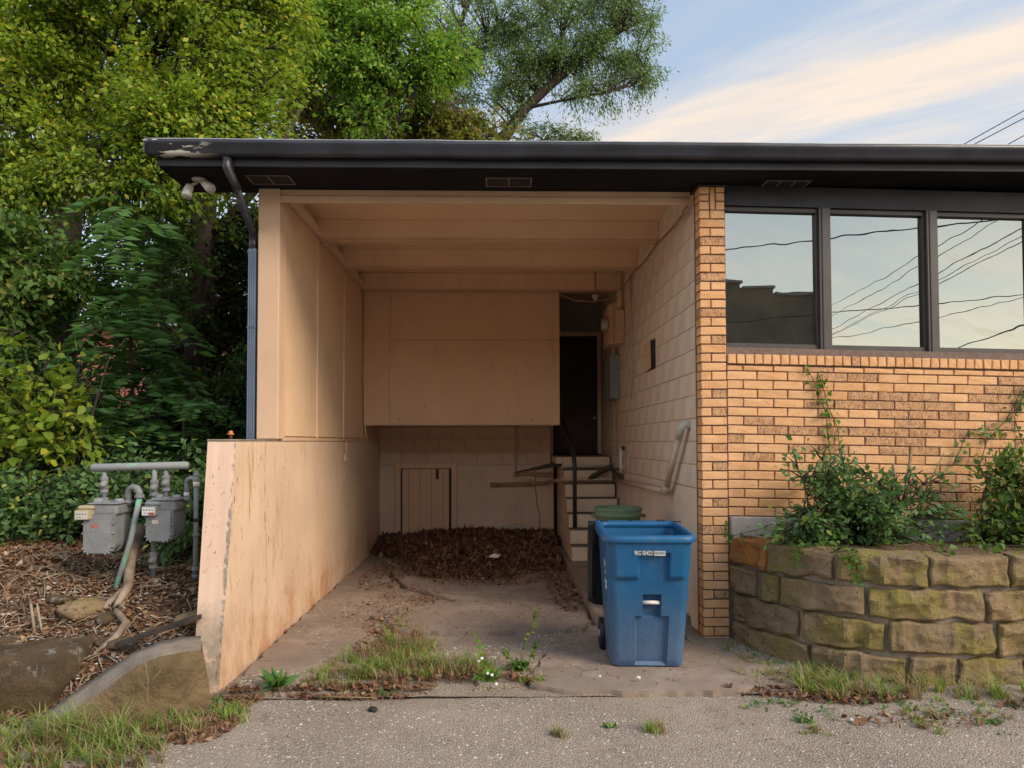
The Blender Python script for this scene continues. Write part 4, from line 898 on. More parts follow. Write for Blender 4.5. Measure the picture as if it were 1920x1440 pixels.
def meter(name,label,x0,x1,yf,ztop,zbot,dep,cream,lean,idx):
    mo=thing(name,label,'gas meter',((x0+x1)/2,yf+.1,zbot),'gas meters under the manifold')
    w=x1-x0; cx=(x0+x1)/2
    def outline(m,r=.06,top=0.):
        zt=ztop-.095-top; pts=[(x0+m,zt),(x1-m,zt)]
        for i in range(7): t=-math.pi/2*i/6; pts.append((x1-m-r+r*math.cos(t),zbot+m+r+r*math.sin(t)))
        for i in range(7): t=-math.pi/2-math.pi/2*i/6; pts.append((x0+m+r+r*math.cos(t),zbot+m+r+r*math.sin(t)))
        return pts
    f=MB(); f.prism(outline(0),'y',yf,yf+.014); f.prism(outline(.012,.05),'y',yf-.020,yf-.0005); fo=f.build('front_cover',MAT['meter'],mo)
    bo=MB(); bo.prism(outline(.010,.075),'y',yf+.015,yf+dep-.02); bo.prism(outline(0,.08),'y',yf+dep*.5-.008,yf+dep*.5+.008)
    b=bo.build('body',MAT['meter'],mo)
    tp=MB(); tp.box(x0+.055,x1+.012,yf+.005,yf+dep-.02,ztop-.105,ztop-.022,.016); tp.box(x0+.03,x1+.024,yf-.006,yf+dep-.005,ztop-.022,ztop-.010,.003)
    tp.lathe((x0+.05,yf+.12,ztop-.03),(0,0,1),[(0,.045),(.03,.04),(.05,.028)],14); tp.lathe((x1-.03,yf+.12,ztop-.02),(0,0,1),[(0,.04),(.02,.036),(.035,.028)],14); tp.lathe((cx+.02,yf+.06,ztop-.012),(0,0,1),[(0,.03),(.012,.026)],12)
    tp.build('top_casting',MAT['meter'],mo)
    sc=MB(); P_=outline(.006,.055); 
    for i in range(0,len(P_),2): sc.lathe((P_[i][0],yf,P_[i][1]),(0,-1,0),[(0,.008),(.022,.008),(.026,.005)],6,False)
    for t in (.3,.6): 
        for xx in (x0+.006,x1-.006): sc.lathe((xx,yf,ztop-.095+(zbot-ztop+.16)*t),(0,-1,0),[(0,.008),(.022,.008),(.026,.005)],6,False)
    sc.build('cover_bolts',MAT['meter'],mo)
    ix0=x0+idx; 
    ib=MB(); ib.box(ix0,ix0+.115,yf-.058,yf+.03,ztop-.135,ztop-.06,.010); ib.box(ix0+.012,ix0+.125,yf-.035,yf+.05,ztop-.062,ztop-.028,.014); io=ib.build('index_box',MAT['cream' if cream else 'meter'],mo)
    fp=MB(); fp.box(ix0+.010,ix0+.105,yf-.0605,yf-.0585,ztop-.130,ztop-.070); fpo=fp.build('dial_plate',MAT['offwhite' if cream else 'white'],io)
    dl=MB()
    for i in range(4): dl.lathe((ix0+.025+i*.0215,yf-.0606,ztop-.088),(0,-1,0),[(0,.0075),(.0008,.0075)],10)
    for i in range(2): dl.lathe((ix0+.030+i*.02,yf-.0606,ztop-.113),(0,-1,0),[(0,.006),(.0008,.006)],10)
    dl.build('dials',MAT['greybox'],fpo)
    lb=MB(); lb.box(cx-.05,cx+.008,yf-.0225,yf-.0205,ztop-.225,ztop-.165); lb2=lb.build('badge',MAT['meter'],mo)
    MB().box(cx-.046,cx+.004,yf-.0240,yf-.0228,ztop-.198,ztop-.170).build('label_plate',MAT['red' if cream else 'offwhite'],lb2)
    if not cream: MB().box(ix0+.060,ix0+.102,yf-.0622,yf-.0608,ztop-.127,ztop-.108).build('register_mark',MAT['red'],fpo)
    return mo
meter('gas_meter','lower left grey gas meter with a yellowed index box and red label',-3.275,-3.035,5.60,-.455,-.86,.27,True,0,-.04)
meter('gas_meter','upper right grey gas meter with a white dial plate',-2.765,-2.555,5.64,-.43,-.775,.25,False,0,-.01)

for o in list(bpy.data.objects):
    if o.parent is None and (o.name.startswith('gas_m') or o.name.startswith('outlet_pipe')): o.location.x+=GX+(.055 if o.name=='gas_meter' else 0)
# ================================================================== curved stone planter
PC=[(1.955,6.00),(2.02,5.80),(2.12,5.55),(2.28,5.30),(2.48,5.10),(2.75,4.96),(3.10,4.90),(3.60,4.88),(4.2,4.92),(5.0,5.0),(6.0,5.1),(7.2,5.2)]
_d=[0]
for i in range(1,len(PC)): _d.append(_d[-1]+math.dist(PC[i],PC[i-1]))
PL=_d[-1]
def pc(s):
    s=max(0,min(PL,s)); x=float(np.interp(s,_d,[p[0] for p in PC])); y=float(np.interp(s,_d,[p[1] for p in PC])); return x,y
def pcn(s):
    a=pc(s-.12); b=pc(s+.12); t=Vector((b[0]-a[0],b[1]-a[1])).normalized(); return Vector((t.y,-t.x))   # outward, towards the street
pw=thing('stone_planter','curved retaining wall of mossy brown sandstone blocks holding a raised bed','retaining wall',(3.2,5.0,-1.7))
core=MB(); S=np.linspace(0,PL,70); vs=[]
for s in S:
    x,y=pc(s); nrm=pcn(s)
    for dd,z in ((-.028,-1.75),(-.028,-.82),(-.30,-.82)): vs.append((x+nrm.x*dd,y+nrm.y*dd,z+ (.015*nz(x*3,z*3,1))))
core.add(vs,[(i*3+j,(i+1)*3+j,(i+1)*3+j+1,i*3+j+1) for i in range(len(S)-1) for j in range(2)],False)
m=M('rough_grey_mortar'); MAT['rmortar']=m.fin(m.mix(m.ramp(m.noise(6,6,.7),.35,.7),(.36,.31,.255),(.24,.20,.16)),.95,m.bump(m.noise(14,7,.75),.02),.15)
core.build('mortar_bed',MAT['rmortar'],pw)
def stone(s0,s1,z0,z1,mat=None,seed=0,lean=0.):
    """rough split-faced block following the curve"""
    r=random.Random(seed); o=r.uniform(0,50); sc=(s0+s1)/2; W_=s1-s0; Hh=z1-z0
    def grid(L):
        k=max(3,int(L/.022)); g=[0,.007/L,.02/L]+list(np.linspace(.045/L,1-.045/L,k))+[1-.02/L,1-.007/L,1]; return g
    A_=grid(W_); B_=grid(Hh); nu=len(A_)-1; nv=len(B_)-1; zt=r.uniform(-.012,.012); zb=r.uniform(-.012,.012); g=[]
    kk=[r.uniform(.25,1.) for _ in range(4)]
    for b in B_:
        for a in A_:
            s=s0+W_*a; z=z0+Hh*b+(zt if b>.5 else zb)*(a-.5)*2
            ea=min(a,1-a)*W_; eb=min(b,1-b)*Hh; e=min(ea,eb); cc=math.hypot(max(0,.05-ea),max(0,.05-eb))
            out=-.05 if e==0 else (.004 if e<.01 else (.014 if e<.03 else .016))
            rg=1-2*abs(noise.noise(Vector((s*3.3+o,z*5,o)))); q=noise.noise(Vector((s*9+o,z*11,o)))
            if e>0: out+=.026*rg+.016*q+.009*noise.noise(Vector((s*24,z*26,o)))+.02*(1-2*abs(noise.noise(Vector((s*7+o,z*2.2,o+9)))))-.30*max(0,cc-.03)*kk[0]-.022
            x,y=pc(s); nrm=pcn(s)
            sh=.020 if e<.03 else .006
            zz=z+sh*noise.noise(Vector((s*8+o,3,o+z*4)))
            s2=sh*noise.noise(Vector((7,z*9+o,o+s))); g.append((x+nrm.x*out+s2,y+nrm.y*out,zz))
    mb=MB(); w=nu+1; mb.add(g,[(j*w+i,j*w+i+1,(j+1)*w+i+1,(j+1)*w+i) for j in range(nv) for i in range(nu)],False)
    # top of the block for the upper course
    if z1>-.83:
        tp=[]
        for i in range(nu+1):
            s=s0+W_*A_[i]; x,y=pc(s); nrm=pcn(s); q=g[nv*w+i]; q2=(x-nrm.x*.22,y-nrm.y*.22,z1-.01); tp+= [q,((q[0]+q2[0])/2,(q[1]+q2[1])/2,z1+.012+.01*nz(s*6,1,1,o)),q2]
        mb.add(tp,[(i*3+j,(i+1)*3+j,(i+1)*3+j+1,i*3+j+1) for i in range(nu) for j in range(2)],True)
    return mb.build('stone',mat or MAT['stone'],pw)
def spx(px,z):     # where a sight line to a joint meets the wall curve
    best=0;bd=9e9
    for s in np.linspace(0,PL,600):
        x,y=pc(s); fy=y*math.cos(R(1.28))+x*math.sin(R(1.28)); d=abs((x*math.cos(R(1.28))-y*math.sin(R(1.28)))/fy*1343+960-px)
        if d<bd: bd=d;best=s
    return best
rows=[((-1.010,-.795),[1362,1434,1561,1736,1888,2060,2200,2420,2600]),
      ((-1.240,-1.026),[1362,1415,1458,1620,1838,1990,2150,2330,2500]),
      ((-1.474,-1.256),[1368,1494,1657,1861,2050,2170,2380,2560]),
      ((-1.730,-1.490),[1368,1515,1694,1786,1908,2080,2260,2440])]
JO=[]
for ri,((z0,z1),js) in enumerate(rows):
    for i in range(len(js)-1):
        a=spx(js[i],z0); b=spx(js[i+1],z0)
        if b-a<.06: continue
        dz=.02*nz(a*1.7,ri,1,3)
        stone(a+.009,b-.009,z0+dz*.5,z1+dz*.5,MAT['stoneo'] if (ri,i)==(0,0) else None,ri*31+i)
print('stones joint s', [round(spx(j,0),2) for j in rows[0][1]])
# soil in the bed
vs=[];nn_=50
for i in range(nn_):
    s=PL*i/(nn_-1); x,y=pc(s); nrm=pcn(s)
    for k in range(6):
        t=k/5; xx=x-nrm.x*.06; yy=y-nrm.y*.06; Y2=5.955; vs.append((xx+(max(1.97,xx)-xx)*t, yy+(Y2-yy)*t if yy<Y2 else yy, -.845+.03*nz(xx,yy+t*2,3)+.06*math.sin(t*3.14)))
sb_=MB(); sb_.add(vs,[(i*6+j,(i+1)*6+j,(i+1)*6+j+1,i*6+j+1) for i in range(nn_-1) for j in range(5)],True); tag(sb_.build('planter_soil',MAT['dirt']),kind='structure')
# ================================================================== curb wing, boulder, rocks, plank
def curbwing():
    F=[(-1.885,4.66,-1.335),(-1.96,4.56,-1.318),(-2.06,4.47,-1.318),(-2.18,4.425,-1.36),(-2.30,4.39,-1.455),(-2.45,4.36,-1.56),(-2.62,4.33,-1.665),(-2.78,4.30,-1.74)]
    Bk=[(-1.99,4.92,-1.30),(-2.06,4.84,-1.28),(-2.18,4.77,-1.285),(-2.33,4.69,-1.34),(-2.46,4.60,-1.43),(-2.60,4.52,-1.53),(-2.75,4.44,-1.64),(-2.90,4.38,-1.74)]
    def ref(L): 
        out=[]; 
        for i in range(len(L)-1):
            for k in range(4): out.append(tuple(Vector(L[i]).lerp(Vector(L[i+1]),k/4)))
        return out+[L[-1]]
    F=ref(F);Bk=ref(Bk); vs=[]; 
    for i,(a,b) in enumerate(zip(F,Bk)):
        a=Vector(a);b=Vector(b); o=(a-b).normalized()
        ring=[Vector((a.x,a.y,-1.80))+Vector((o.x,o.y,0))*.02]
        for t in (.25,.5,.75,.93): z=-1.8+(a.z+1.8)*t; ring.append(Vector((a.x,a.y,z))+Vector((o.x,o.y,0))*(.012*nz(i*.35,z*5,1,4)+.014))
        ring.append(a+(b-a)*.06+Vector((0,0,.002)))
        for t in (.35,.65,.94): ring.append(a.lerp(b,t)+Vector((0,0,.005*nz(i*.4,t*3,1))))
        ring.append(Vector((b.x,b.y,-1.8))); vs+=ring
    k=10; mb=MB(); n=len(F)
    for q in range(5): vs[q]=vs[q]+Vector((.07*(1-q/5),.06*(1-q/5),0))
    mb.add(vs,[(i*k+j,(i+1)*k+j,(i+1)*k+j+1,i*k+j+1) for i in range(n-1) for j in range(5,k-1)],True); mb.m=1; mb.add(vs,[(i*k+j,(i+1)*k+j,(i+1)*k+j+1,i*k+j+1) for i in range(n-1) for j in range(0,5)],True); mb.add([vs[j] for j in range(k)],[tuple(range(k))]); mb.add([vs[(n-1)*k+j] for j in range(k)],[tuple(range(k))])
    return mb
cw=curbwing().build('curb_wing',[MAT['curb'],MAT['curbface']]); tag(cw,'short curved concrete curb sloping down from the pink wall end','curb')
def rock(name,c,r,mat,seed,label=None,cat=None,group=None,sub=3,amp=.22,flat=True,parent=None):
    bm=bmesh.new(); bmesh.ops.create_icosphere(bm,subdivisions=sub,radius=1); 
    for v in bm.verts:
        d=v.co.normalized(); k=1+amp*noise.noise(d*1.3+Vector((seed*3.1,seed,0)))+amp*.4*noise.noise(d*3.7+Vector((seed,0,seed*2)))
        v.co=Vector((d.x*r[0]*k,d.y*r[1]*k,d.z*r[2]*k))
        if sub>2: v.co=Vector((math.copysign(abs(v.co.x/r[0])**.75*r[0],v.co.x),math.copysign(abs(v.co.y/r[1])**.75*r[1],v.co.y),v.co.z))
    me=bpy.data.meshes.new(name); bm.to_mesh(me); bm.free(); me.materials.append(mat); me.polygons.foreach_set('use_smooth',[True]*len(me.polygons)); o=link(name,me,parent); o.location=c; o.rotation_euler.z=seed
    if label: tag(o,label,cat,group)
    return o
bo=MB(); bo.box(-3.45,-2.735,4.53,5.12,-1.80,-1.345,.03); me=bo.mesh('boulder',MAT['boulder'])
bm=bmesh.new(); bm.from_mesh(me); bmesh.ops.subdivide_edges(bm,edges=[e for e in bm.edges if e.calc_length()>.1],cuts=9,use_grid_fill=True)
for v in bm.verts:
    n_=Vector((nz(v.co.x,v.co.z,3.1,1),nz(v.co.y,v.co.z,3.3,5),nz(v.co.x,v.co.y,3.7,9))); v.co+=n_*.045; v.co.x-= (.06 if v.co.x>-2.9 else 0)*max(0,(v.co.z+1.5))*3; v.co+=Vector((nz(v.co.x,v.co.z,11,1),nz(v.co.y,v.co.z,12,5),nz(v.co.x,v.co.y,13,9)))*.028
bm.to_mesh(me); bm.free(); me.polygons.foreach_set('use_smooth',[True]*len(me.polygons)); o=link('boulder',me); tag(o,'large squared boulder with pale lichen at the lower left edge','boulder')
def hb(x,y): return h_bank(x,y)
for i,(x,y,r) in enumerate(((-3.02,5.35,.11),(-2.80,5.25,.07),(-2.55,4.98,.08),(-2.20,5.30,.085),(-2.42,5.15,.04),(-3.3,5.5,.06),(-2.66,5.0,.05))):
    lb=['broad tan rock half buried in the leaf litter left of the root','flat grey rock lying beside the broad tan rock','rounded dark rock just above the curb wing','knobbly brown rock beside the pink wall end','small pale rock by the bleached root','small brown rock near the left bank edge','small grey rock in the chips above the curb'][i]
    rock('rock',(x,y,hb(x,y)+r*.25),(r*1.5,r,r*.6),MAT['stone'] if i in(0,3) else MAT['boulder'],i+1,lb,'rock','rocks on the leafy bank')
rock('rock',(-.78,4.60,-1.690),(.034,.024,.02),MAT['wire'],9,'dark round stone lying on the road before the weeds','rock',None,2)
plk=MB(); A=Vector((-2.02,5.0,-1.22)); Bv=Vector((-2.50,4.80,-1.36)); dv=(Bv-A).normalized(); sd_=Vector((-dv.y,dv.x,0))*.05
vs=[]; 
for i in range(9):
    p=A.lerp(Bv,i/8); w=1-.35*(i/8)**2+rr.uniform(-.1,.1)
    for q in ((-1,0),(1,0),(1,.022),(-1,.022)): vs.append(p+sd_*q[0]*w+Vector((0,0,q[1]+.02)))
plk.add(vs,[(i*4+j,i*4+(j+1)%4,(i+1)*4+(j+1)%4,(i+1)*4+j) for i in range(8) for j in range(4)]+[(0,1,2,3),(32,33,34,35)]); tag(plk.build('plank',MAT['bark']),'weathered grey plank lying from the wall to the curb','plank')
rt=MB(); rt.tube([(-2.90,5.95,-.70),(-2.88,5.75,-.92),(-2.80,5.55,-1.10),(-2.78,5.35,-1.20),(-2.70,5.22,-1.22),(-2.58,5.10,-1.26),(-2.60,4.98,-1.33),(-2.68,4.88,-1.40)],[.045,.04,.036,.026,.025,.026,.020,.010],9)
rt.tube([(-2.80,5.55,-1.10),(-2.88,5.42,-1.20),(-2.86,5.25,-1.28)],[.03,.025,.01],7); rt.tube([(-2.76,5.28,-1.2),(-2.70,5.24,-1.16),(-2.64,5.2,-1.19)],[.01,.012,.006],6)
rt.v=[(a+.010*noise.noise(Vector((a*14,b*9,c*14))),b,c+.010*noise.noise(Vector((a*12,b*12,c*9+3)))) for a,b,c in rt.v]
tag(rt.build('tree_root',MAT['deadwood']),'bleached twisted root running down the leafy bank below the meters','root')
# ================================================================== foliage tools
LEAF={'ovate':(np.array([(0,0,0),(.30,.42,.05),(0,1,-.08),(-.30,.42,.05)]),np.array([(0,1,2),(0,2,3)])),
      'broad':(np.array([(0,0,0),(.34,.30,.05),(.24,.66,.03),(0,1,-.10),(-.24,.66,.03),(-.34,.30,.05)]),np.array([(0,1,2),(0,2,3),(0,3,4),(0,4,5)])),
      'narrow':(np.array([(0,0,0),(.16,.45,.03),(0,1,-.10),(-.16,.45,.03)]),np.array([(0,1,2),(0,2,3)]))}
def leaves(P,size,shape='ovate',D=None,droop=.35,spread=1.,jit=.5):
    """P (n,3) leaf base points; D optional preferred directions"""
    n=len(P); V0,F0=LEAF[shape]; k=len(V0)
    d=rng.normal(size=(n,3)); d/=np.linalg.norm(d,axis=1)[:,None]
    if D is not None: d=D+d*spread
    d[:,2]-=droop; d/=np.linalg.norm(d,axis=1)[:,None]
    up=rng.normal(size=(n,3))*.65; up[:,2]+=1; s=np.cross(d,up); s/=np.linalg.norm(s,axis=1)[:,None]+1e-9; nn=np.cross(s,d)
    sz=size*(1+jit*rng.uniform(-1,1,n))
    V=(P[:,None,:]+(V0[None,:,0,None]*s[:,None,:]+V0[None,:,1,None]*d[:,None,:]+V0[None,:,2,None]*nn[:,None,:])*sz[:,None,None])
    F=(F0[None]+ (np.arange(n)*k)[:,None,None]).reshape(-1,3)
    return V.reshape(-1,3),F
class Foliage:
    def __init__(s): s.V=[];s.F=[];s.n=0
    def add(s,VF): s.V.append(VF[0]); s.F.append(VF[1]+s.n); s.n+=len(VF[0])
    def build(s,name,mat,parent=None): return link(name,bigmesh(name,np.concatenate(s.V),np.concatenate(s.F),mat),parent)
def bez(a,b,c,n): return [tuple((1-t)**2*np.array(a)+2*t*(1-t)*np.array(b)+t*t*np.array(c)) for t in np.linspace(0,1,n)]
def tree(name,label,trunk,tr,ells,leafmat_,size,shape='ovate',bark='bark',group=None,cat='tree',extra=None,br=.022,droop=.35,clump=.16,twn=5,keepout=None):
    """trunk: list of polylines with radii; ells: (centre, radii, branches, leaves per branch)"""
    t=thing(name,label,cat,tuple(trunk[0][0]),group); wood=MB()
    skel=[]
    for line,rad in zip(trunk,tr):
        n=len(line); rs=list(np.linspace(rad[0],rad[1],n)); wood.tube(line,rs,9)
        for i in range(n-1):
            for q in np.linspace(0,1,5): skel.append(tuple(np.array(line[i])*(1-q)+np.array(line[i+1])*q))
    sk=np.array(skel); fo=Foliage()
    for (c,r,nb,nl) in ells:
        c=np.array(c); r=np.array(r)
        for b in range(nb):
            d=rng.normal(size=3); d/=np.linalg.norm(d); tip=c+d*r*(rng.uniform(.25,1.)**.5)
            if keepout is not None and keepout(tip): continue
            dist=np.linalg.norm(sk-tip,axis=1)+np.maximum(0,sk[:,2]-tip[2]+.2)*1.5; a=sk[np.argsort(dist)[rng.integers(0,min(6,len(sk)))]]
            mid=(a+tip)/2+np.array([0,0,.22*np.linalg.norm(tip-a)])+rng.normal(size=3)*.08*np.linalg.norm(tip-a)
            P=bez(a,mid,tip,7); L=np.linalg.norm(tip-a); wood.tube(P,list(np.linspace(br*min(1.5,.4+.35*L),.004,7)),5,False)
            P=np.array(P); out=(P[-1]-P[-3]); out/=np.linalg.norm(out)+1e-9
            # twigs
            pts=[];dirs=[]
            for q in range(twn):
                f=rng.uniform(.45,1.0); s0=P[min(6,int(f*6))]; dd=out+rng.normal(size=3)*.75; dd[2]*=.7; dd/=np.linalg.norm(dd); ln=rng.uniform(.6,1.3)*clump*2.4; e=s0+dd*ln-np.array([0,0,.12*ln])
                wood.tube([tuple(s0),tuple(s0+dd*ln*.55),tuple(e)],[.007,.005,.002],3,False)
                k=nl//twn; tt=rng.uniform(.15,1.05,k)[:,None]; pp=s0+(e-s0)*tt+rng.normal(size=(k,3))*clump*.38; pts.append(pp); dirs.append(np.tile(dd,(k,1)))
            pts=np.concatenate(pts); dirs=np.concatenate(dirs)
            if keepout is not None:
                kk=np.array([not keepout(p) for p in pts]); pts=pts[kk]; dirs=dirs[kk]
            if len(pts): fo.add(leaves(pts,size,shape,dirs,droop,.8))
    wood.build('trunk',MAT[bark],t); crown=fo.build('crown',MAT[leafmat_],t)
    return t
KO=lambda p: (p[0]>-2.78 and p[1]>5.4 and p[1]<13 and p[2]<2.5+(p[1]-5.69)*.40 and p[0]>-2.78 and p[2]>2.0) or (p[0]>-2.16 and p[1]>4.8 and p[1]<12.4 and p[2]<2.5+(p[1]-5.69)*.40)
# overhanging yellow-green tree at the left
tree('tree','leafy yellow-green tree spreading over the left end of the eave',[[(-6.6,9.6,-.8),(-6.5,9.5,2),(-6.2,9.4,4),(-5.8,9.3,6.5)],[(-6.3,9.4,3.2),(-5.2,9.1,4.3),(-4.1,8.9,5.1),(-3.1,8.8,5.6)],[(-6.4,9.4,2.6),(-5.3,8.7,3.2),(-4.4,8.4,3.4),(-3.6,8.3,3.3)]],[(.10,.06),(.06,.02),(.05,.015)],
 [((-4.6,8.6,5.0),(2.1,.9,1.1),120,300),((-2.95,8.8,4.9),(.85,.7,1.4),56,230),((-3.6,8.3,3.7),(1.1,.6,.55),50,210),((-5.9,8.5,4.0),(1.1,.8,1.3),56,220),((-6.0,8.3,2.6),(.9,.6,.7),34,190),((-3.4,8.1,2.75),(.6,.4,.35),18,170),((-4.7,8.2,2.9),(.8,.4,.3),20,170),((-4.0,9.0,6.4),(2.2,1.2,.7),30,160)],'lf_yel',.064,'ovate',keepout=KO,twn=9)
# dark tree behind it
tree('tree','dark green tree with a thick trunk behind the yellow-green tree',[[(-7.3,12,-.6),(-7.2,12,3),(-7.0,12,7),(-6.8,12,10)],[(-7.1,12,4.5),(-5.6,12,6),(-4.4,12,7)]],[(.30,.15),(.10,.03)],
 [((-6.6,12.3,6.4),(2.6,1.2,2.2),60,170),((-8.0,12.2,3.5),(1.3,1,1.6),26,160),((-5.2,12.4,4.2),(1.2,.8,1.3),20,150)],'lf_dark',.10,'ovate')
# ivy-clad trunk right beside the building
tree('tree','dark ivy covered tree trunk standing between the shrubs and the downspout',[[(-4.55,11,-.7),(-4.52,11,1.5),(-4.5,11,3.2),(-4.4,11,5.5)],[(-4.5,11,3.0),(-3.6,11,4.0),(-3.0,11,5.2)],[(-4.5,11,2.6),(-5.4,11,3.4),(-6.2,11,3.9)]],[(.24,.17),(.09,.03),(.08,.03)],
 [((-4.5,11,1.4),(.42,.36,1.9),46,80),((-3.6,11.2,3.3),(1.1,.7,.55),22,150),((-5.3,11.2,3.3),(1.1,.7,.6),20,140),((-3.0,11.3,2.0),(.55,.5,1.0),9,110),((-3.4,11.4,.7),(1.0,.5,.7),28,140),((-5.6,11.2,.6),(1.2,.6,1.2),34,150),((-4.0,11.6,2.6),(1.9,.4,1.2),70,150),((-3.0,11.6,1.6),(.9,.4,1.5),40,140)],'lf_dark',.072,'ovate',clump=.13)
# trees behind the roof
tree('tree','olive and brown vine hung tree behind the roof left of centre',[[(-2.9,14,-.5),(-2.9,14,4),(-2.8,14,7),(-2.6,14,10)],[(-2.9,14,5),(-1.9,14,6.3),(-.6,14,6.8)]],[(.16,.08),(.06,.02)],
 [((-3.6,14,7.2),(1.5,.9,2.6),95,150),((-1.7,14.2,6.3),(1.5,.8,.9),60,150),((-.4,14.2,5.9),(1.3,.6,.55),44,140),((-2.6,14,6.2),(1.2,.7,.9),44,150),((-4.6,14.2,8.5),(1.4,.9,1.8),46,150)],'lf_olive',.09,'ovate','barkl')
tree('tree','bright green tree top behind the roof beside the elm',[[(-2.0,12.8,-.5),(-2.0,12.8,4),(-1.9,12.8,6.5),(-1.7,12.8,8)],[(-1.9,12.8,5.5),(-1.2,12.8,6.8),(-.6,12.8,7.4)]],[(.07,.04),(.04,.02)],
 [((-2.1,12.8,7.3),(1.5,.8,1.2),84,190),((-1.0,12.8,6.9),(.65,.5,.45),20,170),((-3.6,12.8,7.6),(1.1,.7,1.2),60,190),((-2.6,12.8,6.2),(.9,.6,.8),26,160)],'lf_bright',.072,'ovate',twn=7)
tree('tree','tall elm with dark bent limbs reaching right above the roof',
 [[(-2.4,18,-.5),(-1.8,18,4),(-1.0,18,6.4),(-.55,18,7.0),(0.25,18,7.8),(.75,18,8.5),(1.5,18,9.2),(2.3,18,9.9),(3.1,18,10.5),(3.9,18,10.9)],
  [(-1.0,18,6.4),(-1.4,18,8),(-1.3,18,9.6),(-.6,18,11.5),(.6,18,13)],[(.75,18,8.5),(1.6,17.8,8.6),(2.6,17.6,8.7),(3.4,17.6,8.9)],[(-.55,18,7.0),(.4,18,7.5),(1.2,17.8,7.6),(2.0,17.7,7.5)],[(1.5,18,9.2),(1.7,18,10.5),(2.3,18,12)],[(-1.3,18,9.6),(-.2,18,10.3),(.9,18,10.6),(1.8,18,11.5)],[(2.3,18,9.9),(3.2,18,9.7),(4.0,18,9.6)]],
 [(.24,.05),(.13,.04),(.045,.013),(.06,.015),(.06,.02),(.06,.02),(.035,.012)],
 [((-.6,18,10.9),(1.9,1.1,1.8),95,130),((1.4,18,10.6),(1.7,1.0,1.3),95,130),((3.1,18,10.8),(1.1,.9,1.2),70,130),((3.6,18,9.4),(.75,.6,.5),24,110),((2.3,17.8,8.9),(.9,.6,.45),22,100),((1.3,17.8,7.6),(1.3,.6,.40),30,110),((2.1,17.8,7.4),(.5,.5,.25),8,90),((-1.2,18,8.5),(.7,.7,.8),24,110),((.3,17.9,8.6),(.6,.5,.4),12,90),((1.5,18,12.6),(3.2,1.4,1.3),60,100),((-.2,18,9.5),(1.3,.8,.8),46,130),((1.0,18,9.6),(1.0,.7,.5),26,110),((2.6,18,9.9),(.9,.6,.6),26,110)],'lf_elm',.085,'narrow',br=.028,droop=.8,clump=.2)
# hedge-like wall of dark growth far behind the shrubs
tree('tree','pale green tree far behind the thicket',[[(-6.5,15,-.5),(-6.4,15,2),(-6.2,15,4.5)]],[(.12,.05)],[((-6.6,15,3.2),(2.6,.6,1.5),90,150),((-5.2,15,1.2),(2.2,.6,1.2),50,150)],'lf_mid',.085,'ovate')
tree('tree','dense dark undergrowth tree left of the ivy trunk',[[(-7,10.4,-.6),(-7,10.4,1),(-6.8,10.4,2.4)]],[(.08,.03)],[((-7.2,10.4,1.2),(1.5,.6,1.5),60,160),((-5.6,10,.2),(.9,.5,.8),26,150)],'lf_dark',.10,'ovate')
tree('tree','drooping mid green sapling at the far left edge',[[(-5.6,7.9,-.7),(-5.6,7.9,1),(-5.5,7.9,2.2)]],[(.05,.02)],[((-5.3,7.9,1.9),(.95,.45,.8),46,180),((-5.6,7.9,.7),(.9,.4,.9),40,160)],'lf_mid',.078,'ovate',droop=.6)
tree('shrub','yellowing shrub with large pale leaves left of the gas meters',[[(-4.6,7.3,-.9),(-4.55,7.2,-.1),(-4.4,7.1,.9)],[(-4.55,7.3,-.9),(-4.9,7.1,0),(-5.1,7.0,.6)],[(-4.5,7.3,-.9),(-4.0,7.1,.1),(-3.75,7.0,.8)]],[(.02,.008)]*3,[((-4.55,7.0,.55),(.55,.35,.65),16,34),((-4.0,6.9,.35),(.4,.3,.55),14,34),((-4.9,7.0,-.05),(.5,.35,.45),12,34)],'lf_yel',.088,'broad',cat='shrub',clump=.12,br=.012)
def fronds(name,label,base,stem,spots,L,mat):
    """young tree with pinnate leaves: each leaf a stalk with paired leaflets"""
    t=thing(name,label,'sapling',base); w=MB(); w.tube(stem,list(np.linspace(.028,.008,len(stem))),7); fo=Foliage()
    for (p,d) in spots:
        p=np.array(p); d=np.array(d,float); d/=np.linalg.norm(d); ln=L*rng.uniform(.8,1.2); pts=[]
        side=np.cross(d,[0,0,1]); side/=np.linalg.norm(side)+1e-9
        P=[p+d*ln*s-np.array([0,0,.75*ln*s*s]) for s in np.linspace(0,1,12)]; w.tube([tuple(q) for q in P],.0035,3,False)
        for i in range(2,12):
            for sg in (-1,1):
                dd=side*sg*1.0+d*.45; dd/=np.linalg.norm(dd); q,f=leaves(P[i][None,:],ln*.36*(1-.25*abs(i-6)/6),'narrow',dd[None,:],.18,.12,.1); fo.add((q,f))
        q,f=leaves(P[-1][None,:],ln*.25,'narrow',d[None,:],.3,.1); fo.add((q,f))
    w.build('stem',MAT['barkl'],t); fo.build('crown',MAT[mat],t); return t
sp_=[]
for i in range(84):
    z=rng.uniform(-.1,2.9); a=rng.uniform(0,2*math.pi); 
    sp_.append(((-4.15+.05*math.sin(z)+.10*math.cos(a),8.2+.08*math.sin(a),z),(math.cos(a),math.sin(a)*.8-.35,rng.uniform(-.2,1.1))))
fronds('sapling','young sapling with long blue-green feathery leaves in the middle of the thicket',(-4.1,8.2,-.8),[(-4.1,8.2,-.8),(-4.12,8.2,.6),(-4.18,8.2,1.8),(-4.15,8.2,2.9)],sp_,.62,'lf_sumac')
sp_=[]
